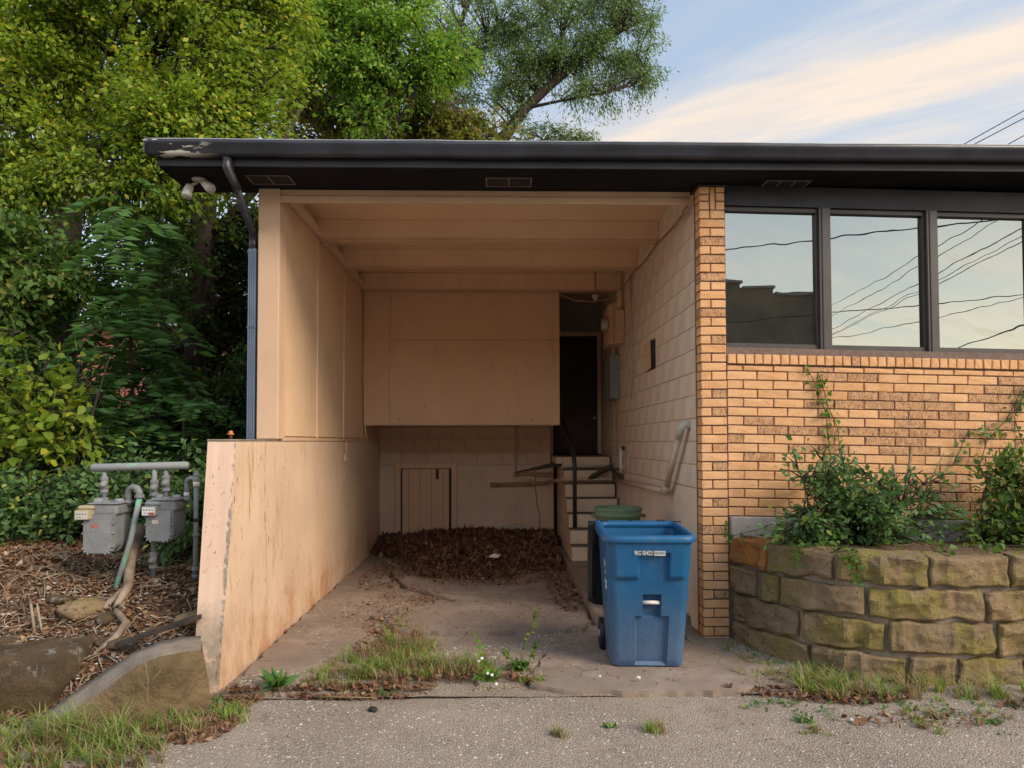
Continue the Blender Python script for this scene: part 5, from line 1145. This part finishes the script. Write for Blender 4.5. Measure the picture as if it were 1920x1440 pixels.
for i in range(40):
    z=rng.uniform(-.5,.5); a=rng.uniform(0,2*math.pi); sp_.append(((-3.3+.5*rng.uniform(-1,1),7.7+.1*math.sin(a),z),(math.cos(a),math.sin(a)*.7-.3,rng.uniform(.1,.8))))
fronds('sapling','low dark feathery sapling just left of the concrete wall',(-3.3,7.7,-.9),[(-3.3,7.7,-.9),(-3.3,7.7,-.2),(-3.35,7.7,.5)],sp_,.42,'lf_sumac')
tree('shrub','low green bramble thicket behind the gas meters',[[(-3.6,7.0,-1.0),(-3.5,6.9,-.6)],[(-2.8,6.9,-1.0),(-2.8,6.8,-.6)],[(-4.6,6.9,-1.0),(-4.7,6.8,-.6)]],[(.015,.008)]*3,[((-3.5,6.7,-.55),(.75,.35,.42),50,100),((-2.65,6.7,-.45),(.45,.35,.45),26,100),((-4.7,6.6,-.62),(.8,.35,.40),44,100),((-2.6,6.3,-.95),(.3,.3,.2),12,80)],'lf_bush',.060,'ovate',cat='shrub',clump=.10,br=.008,droop=.1)
tree('shrub','dark shrub filling the gap behind the downspout',[[(-3.0,9.2,-.8),(-3.0,9.2,.6)]],[(.03,.01)],[((-3.2,9.3,.35),(.8,.4,.9),46,140),((-4.6,9.4,.1),(1.2,.4,.8),44,140)],'lf_dark',.07,'ovate',cat='shrub')
# planter bushes, creepers
PK=lambda p: p[1]>5.93 or (p[2]<-.82)
tree('bush','green bush with trailing stems growing in the stone planter by the pillar',[[(2.75,5.55,-.85),(2.78,5.6,-.5)],[(2.5,5.5,-.85),(2.4,5.55,-.5)],[(3.1,5.55,-.85),(3.2,5.6,-.5)]],[(.02,.008)]*3,[((2.68,5.55,-.52),(.42,.26,.24),26,80),((2.8,5.55,-.40),(.34,.22,.30),16,54),((3.15,5.55,-.62),(.40,.25,.20),20,62),((2.35,5.4,-.68),(.25,.2,.12),12,50),((2.55,5.6,-.20),(.30,.2,.13),7,36),((3.3,5.6,-.38),(.3,.2,.2),7,30)],'lf_bush',.052,'ovate',cat='bush',clump=.08,br=.008,droop=.0,keepout=PK)
tree('bush','dark green bush in the planter at the right edge',[[(4.2,5.5,-.85),(4.2,5.55,-.5)],[(3.8,5.5,-.85),(3.8,5.55,-.5)],[(4.7,5.5,-.85),(4.7,5.5,-.4)]],[(.02,.008)]*3,[((4.25,5.55,-.44),(.42,.25,.36),34,80),((3.9,5.5,-.66),(.30,.22,.14),14,56),((4.9,5.5,-.4),(.5,.25,.35),30,90)],'lf_mid',.055,'ovate',cat='bush',clump=.09,br=.008,droop=.0,keepout=PK)
def creeper(label,lines,n,mat,size,parent=None,spread_=.03):
    t=thing('creeper',label,'climbing plant',tuple(lines[0][0])); w=MB(); fo=Foliage()
    for L in lines:
        w.tube(L,.0035,4,False); L=np.array(L); k=n
        seg=rng.integers(0,len(L)-1,k); f=rng.uniform(0,1,k)[:,None]; P=L[seg]*(1-f)+L[seg+1]*f+rng.normal(size=(k,3))*[spread_,.006,spread_]; P[:,1]=np.minimum(P[:,1],5.975)
        fo.add(leaves(P,size,'broad',np.tile([0,-.5,0],(k,1)),.5,.8))
    w.build('stem',MAT['barkl'],t); fo.build('foliage',MAT[mat],t)
creeper('thin creeper climbing the brick wall above the planter bush',[[(2.82,5.96,-.35),(2.80,5.97,.0),(2.78,5.98,.25),(2.70,5.98,.48),(2.63,5.985,.62)],[(2.90,5.96,-.3),(2.88,5.97,.1),(2.80,5.98,.3),(2.76,5.98,.47),(2.73,5.98,.56)]],55,'lf_ivy',.038)
creeper('sparse creeper on the brick wall at the right edge',[[(4.05,5.96,-.3),(4.15,5.97,.0),(4.33,5.98,.18),(4.45,5.98,.40),(4.6,5.98,.5)],[(3.85,5.96,-.2),(4.0,5.97,.1),(4.2,5.98,.05)],[(4.5,5.97,-.2),(4.4,5.98,.2),(4.5,5.98,.45)]],40,'lf_bush',.040)
t=thing('creeper','pale leafy runner hanging over the orange stone beside the pillar','climbing plant',(1.95,5.8,-.8)); w=MB(); fo=Foliage()
for L in ([(2.35,5.45,-.78),(2.1,5.6,-.68),(1.95,5.80,-.76),(1.86,5.86,-.78)],[(2.3,5.3,-.76),(2.18,5.25,-.82),(2.20,5.22,-.95)],[(2.55,5.15,-.76),(2.52,4.98,-.84),(2.50,4.95,-.98)],[(2.4,5.25,-.74),(2.45,5.05,-.80),(2.6,4.95,-.85)],[(3.1,5.1,-.74),(3.2,4.95,-.74),(3.5,4.93,-.73)],[(3.3,5.0,-.74),(3.7,4.95,-.73),(4.1,4.97,-.72)]):
    w.tube(L,.003,4,False); L=np.array(L); k=34; seg=rng.integers(0,len(L)-1,k); f=rng.uniform(0,1,k)[:,None]; P=L[seg]*(1-f)+L[seg+1]*f+rng.normal(size=(k,3))*.025; fo.add(leaves(P,.045,'broad',np.tile([0,-.5,.1],(k,1)),.3,.9))
w.build('stem',MAT['barkl'],t); fo.build('foliage',MAT['lf_ivy'],t)
st=MB(); st.tube([(3.28,5.7,-.5),(3.36,5.72,-.05)],[.016,.012],6); st.tube([(3.24,5.7,-.5),(3.20,5.72,-.18)],[.012,.01],6); st.tube([(3.4,5.7,-.5),(3.62,5.72,-.1)],[.008,.004],5); st.tube([(3.4,5.6,-.6),(3.8,5.6,-.45)],[.006,.003],5); tag(st.build('cut_stems',MAT['straw']),'bundle of pale broken stalks standing behind the planter bush','dead stems')
# ================================================================== weeds, grass
def blades(P,h,w=.006,lean=.5,cols=None):
    n=len(P); a=rng.uniform(0,2*math.pi,n); hh=h*rng.uniform(.45,1.25,n); ln=hh*lean*rng.uniform(.2,1.5,n); dx=np.cos(a);dy=np.sin(a)
    V=np.zeros((n,7,3)); 
    for i,(t,ww) in enumerate(((0,1),(.4,.85),(.75,.55))):
        c=P+np.stack([dx*ln*t*t,dy*ln*t*t,hh*(t-.28*t*t*lean*2)],1); s=np.stack([-dy,dx,np.zeros(n)],1)*w*ww
        V[:,i*2]=c-s; V[:,i*2+1]=c+s
    V[:,6]=P+np.stack([dx*ln,dy*ln,hh*(1-.28*lean*2)],1)
    f=np.array([(0,1,3),(0,3,2),(2,3,5),(2,5,4),(4,5,6)]); F=(f[None]+(np.arange(n)*7)[:,None,None]).reshape(-1,3); return V.reshape(-1,3),F
def tufts(n,cx,cy,rx,ry,hf,h):
    m_=max(3,n//16); C=scat(m_,cx,cy,rx*1.45,ry*1.45,hf,.85); P=np.repeat(C,16,0); k=rng.normal(size=(len(P),2))*.016; P=P+np.column_stack([k,np.zeros(len(P))]); P[:,2]=[hf(a,b) for a,b in P[:,:2]]; sc=np.repeat(rng.uniform(.35,1.35,m_),16); return blades(P,h*sc,.0034,.75)
def scat(n,cx,cy,rx,ry,h,pw=.5):
    a=rng.uniform(0,2*math.pi,n); r=rng.uniform(0,1,n)**pw; x=cx+rx*r*np.cos(a); y=cy+ry*r*np.sin(a)
    return np.array([(p,q,h(p,q)) for p,q in zip(x,y)])
G0=lambda x,y: -1.665 if y>4.85 else h_street(x,y)
gr=Foliage(); gd=Foliage(); rng=np.random.default_rng(21)
for (n,cx,cy,rx,ry,h) in ((700,-.80,5.45,.30,.22,.10),(620,-.48,5.35,.26,.16,.13),(520,-.95,5.10,.25,.14,.11),(260,-.25,5.30,.16,.10,.11),(260,-.72,5.80,.22,.14,.11),(130,-.85,6.15,.16,.2,.10),(60,-.9,6.6,.12,.2,.07),(150,-1.1,5.3,.2,.15,.07),(50,.25,5.02,.1,.06,.07)):
    gr.add(tufts(int(n*.85),cx,cy,rx*1.1,ry*1.2,G0,h*1.3)); gd.add(tufts(int(n*.6),cx,cy,rx*1.2,ry*1.3,G0,h*1.15))
gd.add(blades(scat(30,-.62,5.75,.07,.05,G0),.42,.0025,.35))
for (n,cx,cy,rx,ry,h) in ((700,-2.2,4.08,.32,.20,.12),(420,-2.45,4.24,.2,.10,.16),(200,-1.98,4.30,.2,.1,.10),(240,-2.75,3.9,.3,.25,.08),(420,-3.0,4.38,.28,.12,.10),(260,-1.75,4.50,.15,.08,.08),(250,-2.9,3.6,.3,.15,.10)):
    gr.add(tufts(int(n*1.3),cx,cy,rx*1.1,ry*1.1,h_street,h*1.35)); gd.add(tufts(int(n*.7),cx,cy,rx*1.1,ry*1.1,h_street,h*1.2))
HV=lambda x,y: max(h_verge(x,y),h_street(x,y)) if x>1.6 else h_street(x,y)
for (n,cx,cy,rx,ry,h) in ((420,2.05,5.0,.22,.16,.13),(420,2.35,4.88,.22,.10,.17),(260,2.75,4.80,.22,.07,.15),(240,3.3,4.72,.25,.08,.14),(300,3.75,4.6,.3,.12,.12),(160,1.92,5.5,.12,.16,.07),(120,3.1,4.4,.3,.12,.05),(150,2.55,4.35,.12,.10,.06),(40,.95,4.25,.03,.02,.09),(60,1.85,4.2,.06,.04,.05),(40,.35,4.2,.02,.02,.05),(180,4.3,4.6,.4,.15,.12)):
    gr.add(tufts(int(n*.75),cx,cy,rx*1.2,ry*1.5,HV,h*1.15)); gd.add(tufts(int(n*.6),cx,cy,rx*1.2,ry*1.5,HV,h*1.1))
o=gr.build('grass',MAT['grass']); tag(o,'tufts of green grass growing through the cracked driveway and road edge','grass',kind='stuff')
o=gd.build('dry_grass',MAT['straw']); tag(o,'dry straw coloured blades mixed through the grass tufts','dry grass',kind='stuff')
def weed(label,base,stems,n,size,mat='lf_bright',flowers=()):
    t=thing('weed',label,'weed',base); w=MB(); fo=Foliage()
    for S_ in stems:
        w.tube(S_,.003,4,False); L=np.array(S_); k=n; f=rng.uniform(0,len(L)-1.001,k); seg=f.astype(int); ff=(f-seg)[:,None]; P=L[seg]*(1-ff)+L[seg+1]*ff; fo.add(leaves(P,size,'ovate',None,-.1))
        fo.add(leaves(P[:k//3]*0+L[0]+rng.normal(size=(k//3,3))*[.04,.03,.012]+[0,0,.03],size*1.5,'broad',None,-.2))
    w.build('stem',MAT['grass'],t); fo.build('foliage',MAT[mat],t)
    if flowers:
        f=MB(); 
        for p in flowers: f.lathe(p,(0,-.6,.8),[(0,.004),(.004,.012),(.008,.011)],8)
        f.build('flower',MAT['white'],t)
weed('tall bushy weed standing in the driveway crack left of the cart',(.17,5.25,-1.66),[[(.17,5.25,-1.66),(.20,5.24,-1.5),(.27,5.22,-1.33),(.30,5.2,-1.20)],[(.17,5.25,-1.66),(.10,5.2,-1.55),(.05,5.18,-1.50)],[(.17,5.25,-1.66),(.27,5.25,-1.55),(.30,5.25,-1.45)]],60,.030,'lf_mid')
weed('low weed with small white flowers in the driveway crack',(-.06,5.05,-1.66),[[(-.06,5.05,-1.66),(-.09,5.05,-1.55),(-.12,5.05,-1.45),(-.15,5.05,-1.33)],[(-.06,5.05,-1.66),(-.02,5.0,-1.6),(.02,5.0,-1.57)]],44,.036,'lf_bright',((-.12,5.02,-1.52),(-.06,5.0,-1.60),(-.03,4.98,-1.605),(-.10,5.01,-1.50),(.0,4.9,-1.64)))
t=thing('weed','spiky blue-green weed rosette in front of the concrete wall','weed',(-1.48,4.93,-1.66)); fo=Foliage(); a=rng.uniform(0,6.28,46); D=np.stack([np.cos(a),np.sin(a),rng.uniform(.2,1.2,46)],1); fo.add(leaves(np.tile([-1.48,4.93,-1.655],(46,1)),.13,'narrow',D,.1,.12)); fo.build('leaf_rosette',MAT['lf_sumac'],t)
for (x,y,s,l) in ((-.72,4.86,.05,'small dark leafy weed at the edge of the leaf drift'),(-1.85,4.72,.05,'small weed at the foot of the pink wall end'),(1.86,4.35,.03,'little weed on the road right of the cart'),(.68,4.3,.025,'tiny weed on the bare road'),(3.0,4.3,.03,'small ground weed before the planter'),(3.4,4.25,.03,'small ground weed at the lower right')):
    t=thing('weed',l,'weed',(x,y,-1.69)); fo=Foliage(); P=scat(30,x,y,s*1.6,s,h_street)+[0,0,.012]; fo.add(leaves(P,s,'broad',None,-.4)); fo.build('foliage',MAT['lf_bush'],t)
dst=MB(); dst.tube([(-2.04,4.22,-1.70),(-2.02,4.25,-1.5),(-2.03,4.27,-1.38),(-2.07,4.3,-1.26)],.0035,5); dst.tube([(-2.03,4.26,-1.42),(-1.96,4.28,-1.33)],.0025,4); dst.tube([(-2.03,4.26,-1.44),(-2.08,4.28,-1.40)],.0025,4); tag(dst.build('dry_stem',MAT['straw']),'single dry weed stem standing before the curb','dead stem')
dst=MB(); dst.tube([(-1.2,4.79,-1.67),(-.80,4.76,-1.672)],[.008,.004],5,flat=.5); tag(dst.build('stick',MAT['straw']),'pale flat stick lying on the leaf drift','stick')
# ================================================================== litter
def litter(P,size,curl=.3,flat=.5):
    n=len(P); V0=np.array([(-.5,0,.1),(-.15,.32,0),(.2,.25,.02),(.55,0,.12),(.2,-.27,.0),(-.15,-.3,.03)]); 
    a=rng.uniform(0,6.28,n); ti=rng.normal(size=(n,2))*flat; sz=size*rng.uniform(.4,1.25,n); asp=rng.uniform(.25,1.,n)
    X=V0[None,:,0]*sz[:,None]; Yv=V0[None,:,1]*(sz*asp)[:,None]; Zv=(V0[None,:,2]*rng.uniform(-1.5,2.5,n)[:,None])*sz[:,None]+X*ti[:,0,None]+Yv*ti[:,1,None]
    x=X*np.cos(a)[:,None]-Yv*np.sin(a)[:,None]; y=X*np.sin(a)[:,None]+Yv*np.cos(a)[:,None]
    V=np.stack([x,y,Zv],2)+P[:,None,:]; f=np.array([(0,1,5),(1,2,4),(1,4,5),(2,3,4)]); F=(f[None]+(np.arange(n)*6)[:,None,None]).reshape(-1,3); return V.reshape(-1,3),F
def h_pile(x,y):
    y0=float(np.interp(x,[-1.9,-1.35,-.95,-.6,-.1,.35,.9],[10.7,10.1,9.1,8.65,8.5,8.75,9.3]))+.22*nz(x,y*.5,2.6,3)
    c=.20*max(0,min(1,(y-y0)/2.2))**.75 if y>y0 else -.06
    return h_floor(x,y)+.03+c*(1+.3*nz(x,y,2.2,6))
pilem=sheet('leaf_pile_base',list(np.arange(-1.86,.91,.07)),list(np.arange(8.3,11.6,.07)),lambda x,y:h_pile(x,y)-.03 if h_pile(x,y)-h_floor(x,y)>.045 else h_floor(x,y)-.05,MAT['litter'])
del pilem['kind']; tag(pilem,'heap of brown fallen leaves drifted against the rear wall','leaf heap',kind='stuff')
pil_=Foliage(); x=rng.uniform(-1.85,.9,16000); y=rng.uniform(8.2,11.58,16000); P=[]
for a,b in zip(x,y):
    z=h_pile(a,b); 
    if z-h_floor(a,b)>.04: P.append((a,b,z-.014+abs(rng.normal())*.014))
P=np.array(P); nearm=P[:,1]<9.4; pil_.add(litter(P[~nearm],.085,.3,.6)); pil_.add(litter(P[nearm],.06,.3,.5)); 
pil_.add(litter(scat(500,.72,8.2,.16,1.3,lambda x,y:-1.632),.05)); pil_.add(litter(scat(900,-.1,8.75,.85,.55,lambda x,y:-1.630+abs(rng.normal())*.006,.7),.045)); pil_.add(litter(scat(500,-1.0,9.5,.6,.7,lambda x,y:-1.630+abs(rng.normal())*.006,.7),.05)); pil_.add(litter(scat(220,-1.35,8.9,.3,.9,lambda x,y:-1.640),.05))
o=pil_.build('fallen_leaf',MAT['litter'],pilem); o['kind']='stuff'
lt_=Foliage(); lb2_=Foliage()
# drifts round the grass and kerb
for (n,cx,cy,rx,ry) in ((700,-.95,4.88,.55,.10),(500,-.5,5.15,.5,.14),(420,-.85,5.95,.30,.45),(160,-1.0,6.6,.2,.4),(90,.12,5.08,.15,.08),(120,-1.15,7.2,.35,.6),(60,-.75,7.55,.15,.1),(320,-1.72,4.78,.18,.16),(240,1.9,4.85,.35,.10),(380,2.35,4.72,.4,.10),(90,3.6,4.55,.4,.1),(120,2.6,4.35,.5,.12)):
    lt_.add(litter(scat(n,cx,cy,rx,ry,lambda x,y:(G0(x,y) if x<1.6 else HV(x,y))+.012+abs(rng.normal())*.008),.045,.3,.5))
for (n,cx,cy,rx,ry) in ((600,-2.0,4.35,.45,.25),(420,-2.35,4.0,.5,.3),(300,-1.75,4.35,.2,.25),(260,-3.0,4.1,.4,.3)): lt_.add(litter(scat(n,cx,cy,rx,ry,lambda x,y:h_street(x,y)+.012),.045,.3,.5))
def bank_pts(n,x0,x1,y0,y1):
    x=rng.uniform(x0,x1,n); y=y0+(y1-y0)*rng.uniform(0,1,n)**1.2; return np.array([(a,b,hb(a,b)+.004+abs(rng.normal())*.012) for a,b in zip(x,y)])
lb2_.add(litter(bank_pts(9000,-4.6,-2.06,4.4,6.9),.050,.3,.45)); lt_.add(litter(bank_pts(5200,-4.6,-2.06,4.4,6.9),.052,.3,.5)); lt_.add(litter(bank_pts(3000,-7,-2.06,6.5,11),.08,.3,.5))
lt_.add(litter(scat(900,-.3,7.2,1.5,2.1,lambda x,y:-1.636),.026,.2,.3)); lb2_.add(litter(scat(500,-.3,6.6,1.5,1.6,lambda x,y:-1.638),.024,.2,.3)); lb2_.add(litter(scat(400,.4,4.3,3.2,.5,h_street),.022,.2,.3)); lt_.add(litter(scat(160,-.9,7.6,.35,.7,lambda x,y:-1.636),.04)); lt_.add(litter(scat(200,.6,4.4,3.0,.5,h_street),.026,.2,.3)); lt_.add(litter(scat(130,1.0,5.4,.8,.5,lambda x,y:-1.655),.022,.2,.3))
o=lt_.build('fallen_leaves',MAT['litter']); tag(o,'scattered brown fallen leaves over the bank, driveway and road edge','fallen leaves',kind='stuff')
o=lb2_.build('bark_chips',MAT['litter2']); tag(o,'tan chips and dry leaf fragments covering the bank','leaf litter',kind='stuff')
# twigs on the bank
tw=MB()
for i in range(420):
    x=rr.uniform(-4.2,-2.1); y=rr.uniform(4.5,6.4); a=rr.uniform(0,6.28); l=rr.uniform(.05,.30); z=hb(x,y)+.015; x2=x+l*math.cos(a); y2=y+l*math.sin(a)
    if x2>-2.1: continue
    tw.tube([(x,y,z),((x+x2)/2+rr.uniform(-.03,.03),(y+y2)/2,(z+hb(x2,y2))/2+.03),(x2,y2,hb(x2,y2)+.015)],[.004,.005,.002],4,False)
tag(tw.build('twigs',MAT['deadwood']),'pale dry twigs strewn over the leafy bank','twigs',kind='stuff')
stk=MB(); stk.tube([(-3.22,5.12,-1.33),(-3.32,5.22,-1.12)],[.012,.009],6); stk.tube([(-3.17,5.12,-1.33),(-3.26,5.2,-1.14)],[.010,.006],6); tag(stk.build('broken_stake',MAT['deadwood']),'two short broken sticks leaning at the left edge above the boulder','sticks')
# pebbles and chips
def pebs(P,s):
    V0=np.array([(0,0,.6),(1,0,.1),(.3,.9,.05),(-.8,.6,.1),(-.8,-.5,.05),(.3,-.9,.12)]); n=len(P); a=rng.uniform(0,6.28,n); sz=s*rng.uniform(.4,1.6,n)
    x=V0[None,:,0]*np.cos(a)[:,None]-V0[None,:,1]*np.sin(a)[:,None]; y=V0[None,:,0]*np.sin(a)[:,None]+V0[None,:,1]*np.cos(a)[:,None]
    V=np.stack([x,y,np.repeat(V0[None,:,2],n,0)],2)*sz[:,None,None]+P[:,None,:]; f=np.array([(0,1,2),(0,2,3),(0,3,4),(0,4,5),(0,5,1)]); F=(f[None]+(np.arange(n)*6)[:,None,None]).reshape(-1,3); return V.reshape(-1,3),F
pb=Foliage(); n=26000; x=rng.uniform(-3.2,4.6,n); y=rng.uniform(3.0,4.82,n); k=np.array([noise.noise(Vector((a*.9,b*1.2,3)))>-.28 for a,b in zip(x,y)]); x=x[k];y=y[k]
P=np.array([(a,b,h_street(a,b)-.0008) for a,b in zip(x,y)]); pb.add(pebs(P,.0058))
pb.add(pebs(scat(700,.1,3.8,3.5,.8,h_street),.008)); pb.add(pebs(scat(2600,3.9,4.05,.9,.45,HV),.009))
pb.add(pebs(scat(1500,.1,5.6,.7,.45,h_floor),.010)); pb.add(pebs(scat(900,.9,6.3,.6,.5,h_floor),.008)); pb.add(pebs(scat(900,-1.3,6.8,.5,1.2,lambda x,y:-1.652),.006)); pb.add(pebs(scat(600,-1.4,5.1,.4,.2,lambda x,y:-1.662),.009))
pb.add(pebs(scat(700,1.95,5.35,.25,.4,HV),.009)); pb.add(pebs(bank_pts(900,-3.6,-2.06,4.4,5.8),.013))
o=pb.build('pebbles',MAT['pebble']); tag(o,'loose pale stone chips on the road and broken driveway','gravel',kind='stuff')
for i,(x,y,s,l) in enumerate(((.98,4.98,.018,'pale pebble on the slab in front of the cart'),(.72,5.02,.012,'tan pebble left of the pale pebble'),(2.15,4.35,.018,'whitish pebble on the road right of the cart'))):
    rock('pebble',(x,y,-1.630 if i<2 else -1.69),(s,s*.8,s*.7),MAT['pebble'],i+3,l,'pebble',None,2)
pp=MB(); pp.add([(-.10,9.0,-1.44),(.02,8.97,-1.445),(.06,9.06,-1.42),(-.06,9.10,-1.425),(-.02,9.03,-1.40)],[(0,1,4),(1,2,4),(2,3,4),(3,0,4)]); tag(pp.build('paper_scrap',MAT['white']),'crumpled scrap of white paper lying on the leaf heap','litter')
pp=MB(); pp.box(.05,.42,11.45,11.55,-1.55,-1.34,.006,Matrix.Rotation(R(-14),3,'Y')); tag(pp.build('foam_block',MAT['offwhite']),'pale block sticking out of the leaf heap against the rear wall','block')
gcv=Foliage()
for (n,cx,cy,rx,ry) in ((260,2.5,4.55,.8,.22),(170,3.4,4.35,.7,.3),(120,3.9,4.0,.6,.3),(90,1.85,4.65,.3,.15),(120,-1.75,4.62,.2,.1),(90,-.6,5.0,.7,.15),(60,2.0,5.4,.15,.3),(50,.1,5.0,.3,.1)):
    m_=max(4,n//9); C=scat(m_,cx,cy,rx,ry,HV,.7); P=np.repeat(C,9,0); P[:,:2]+=rng.normal(size=(len(P),2))*.022; P[:,2]+=.008+np.abs(rng.normal(size=len(P)))*.006; gcv.add(leaves(P,.020,'broad',None,-.25))
o=gcv.build('ground_cover',MAT['lf_bush']); tag(o,'sparse creeping green weeds dotted over the dirt below the stone planter','ground cover',kind='stuff')
# ================================================================== far things
fh=thing('house','distant red brick house glimpsed through the trees at the left','house',(-14,26,-1))
MB().box(-26,-7.2,26,33,-1.2,4.1).build('wall',MAT['redbrick'],fh); MB().prism([(25.4,4.1),(33.6,4.1),(29.5,5.0)],'x',-26.5,-6.9).build('roof',MAT['shingle'],fh)
for x in (-16,-12.6,-9.4): w=MB().box(x,x+1.1,25.95,25.998,1.2,2.9).build('window',MAT['fascia'],fh)
ob=thing('opposite_building','old brown brick building with a stepped parapet across the street','building',(-4,-12,-1.8))
MB().box(-20,8.35,-20,-12,-1.8,5.42).build('wall',MAT['oldbrick'],ob); MB().box(8.352,9.5,-20,-12,-1.8,5.22).build('wall',MAT['oldbrick'],ob); MB().box(9.502,11.05,-20,-12,-1.8,5.0).build('wall',MAT['oldbrick'],ob)
for a,b,z in ((-20,8.45,5.42),(8.46,9.6,5.22),(9.61,11.15,5.0)): MB().box(a,b,-20.05,-11.93,z+.001,z+.10).build('coping',MAT['concrete'],ob)
for i in range(8): w=MB().box(-16+3*i,-14.6+3*i,-11.995,-11.93,-.4,2.2).build('window',MAT['fascia'],ob)
def cable(label,a,b,sag,r,grp='power lines'):
    a=Vector(a);b=Vector(b); pts=[a.lerp(b,t)+Vector((0,0,-4*sag*t*(1-t))) for t in np.linspace(0,1,18)]; mb=MB(); mb.tube(pts,r,5); o=mb.build('power_line',MAT['wire']); tag(o,label,'power line',grp)
def ext(a,b,k0,k1): a=Vector(a);b=Vector(b); return a+(a-b)*k0, b+(b-a)*k1
for i,(a,b,r,k0,k1) in enumerate((((5.806,-5.8,5.007),(12.355,-5.8,5.768),.018,1.5,1.5),((16.25,-21.8,6.64),(12.63,-7.8,5.68),.012,1,.6),((16.24,-21.8,6.12),(12.91,-5.8,5.77),.012,1,.5),((16.24,-21.8,5.55),(12.85,-4.8,5.30),.014,1,.5),((16.23,-21.8,5.22),(12.84,-4.8,4.95),.012,1,.5),((16.4,-21.8,5.35),(12.95,-4.8,5.15),.010,1,.5),((9.53,-7.8,3.74),(15.07,-7.8,4.27),.014,1.5,1.5),((19.1,-17.8,3.9),(15.05,-7.8,3.42),.02,1,1),((19.1,-27.8,5.9),(20.8,-15.8,5.7),.016,.6,.6))):
    A,Bq=ext(a,b,k0,k1)
    cable(['thick twisted cable crossing high above the street opposite the windows','highest of the thin lines slanting away behind the street','second thin line below the highest slanting one','third slanting line, slightly thicker','lower slanting thin line over the street','faint thin line between the slanting ones','level cable low over the street opposite the middle pane','thick low line reflected at the bottom of the right pane','far line dropping away beyond the others'][i],A,Bq,.12,r)
for i,(a,b) in enumerate((((1782,280),(1920,205)),((1800,280),(1920,219)),((1862,281),(1920,250)),((1897,281),(1920,268)))):
    pass
for i,(a,b) in enumerate((((19.4,30,12.45),(22.8,30,14.35)),((19.8,30,12.45),(22.8,30,14.02)),((21.3,30,12.45),(22.8,30,13.27)),((22.2,30,12.45),(22.8,30,12.80)))):
    A,Bq=ext(a,b,3,3); cable(['topmost of the power lines rising in the sky above the roof at right','second power line just under the topmost above the roof','third power line above the roof near the right edge','lowest short power line at the right edge of the sky'][i],A,Bq,.1,.022,'power lines above the roof')
cable('thin dark cable strung low behind the thicket',(-9,12.5,2.65),(-2.3,12.5,2.70),.05,.014,'cables behind the thicket')
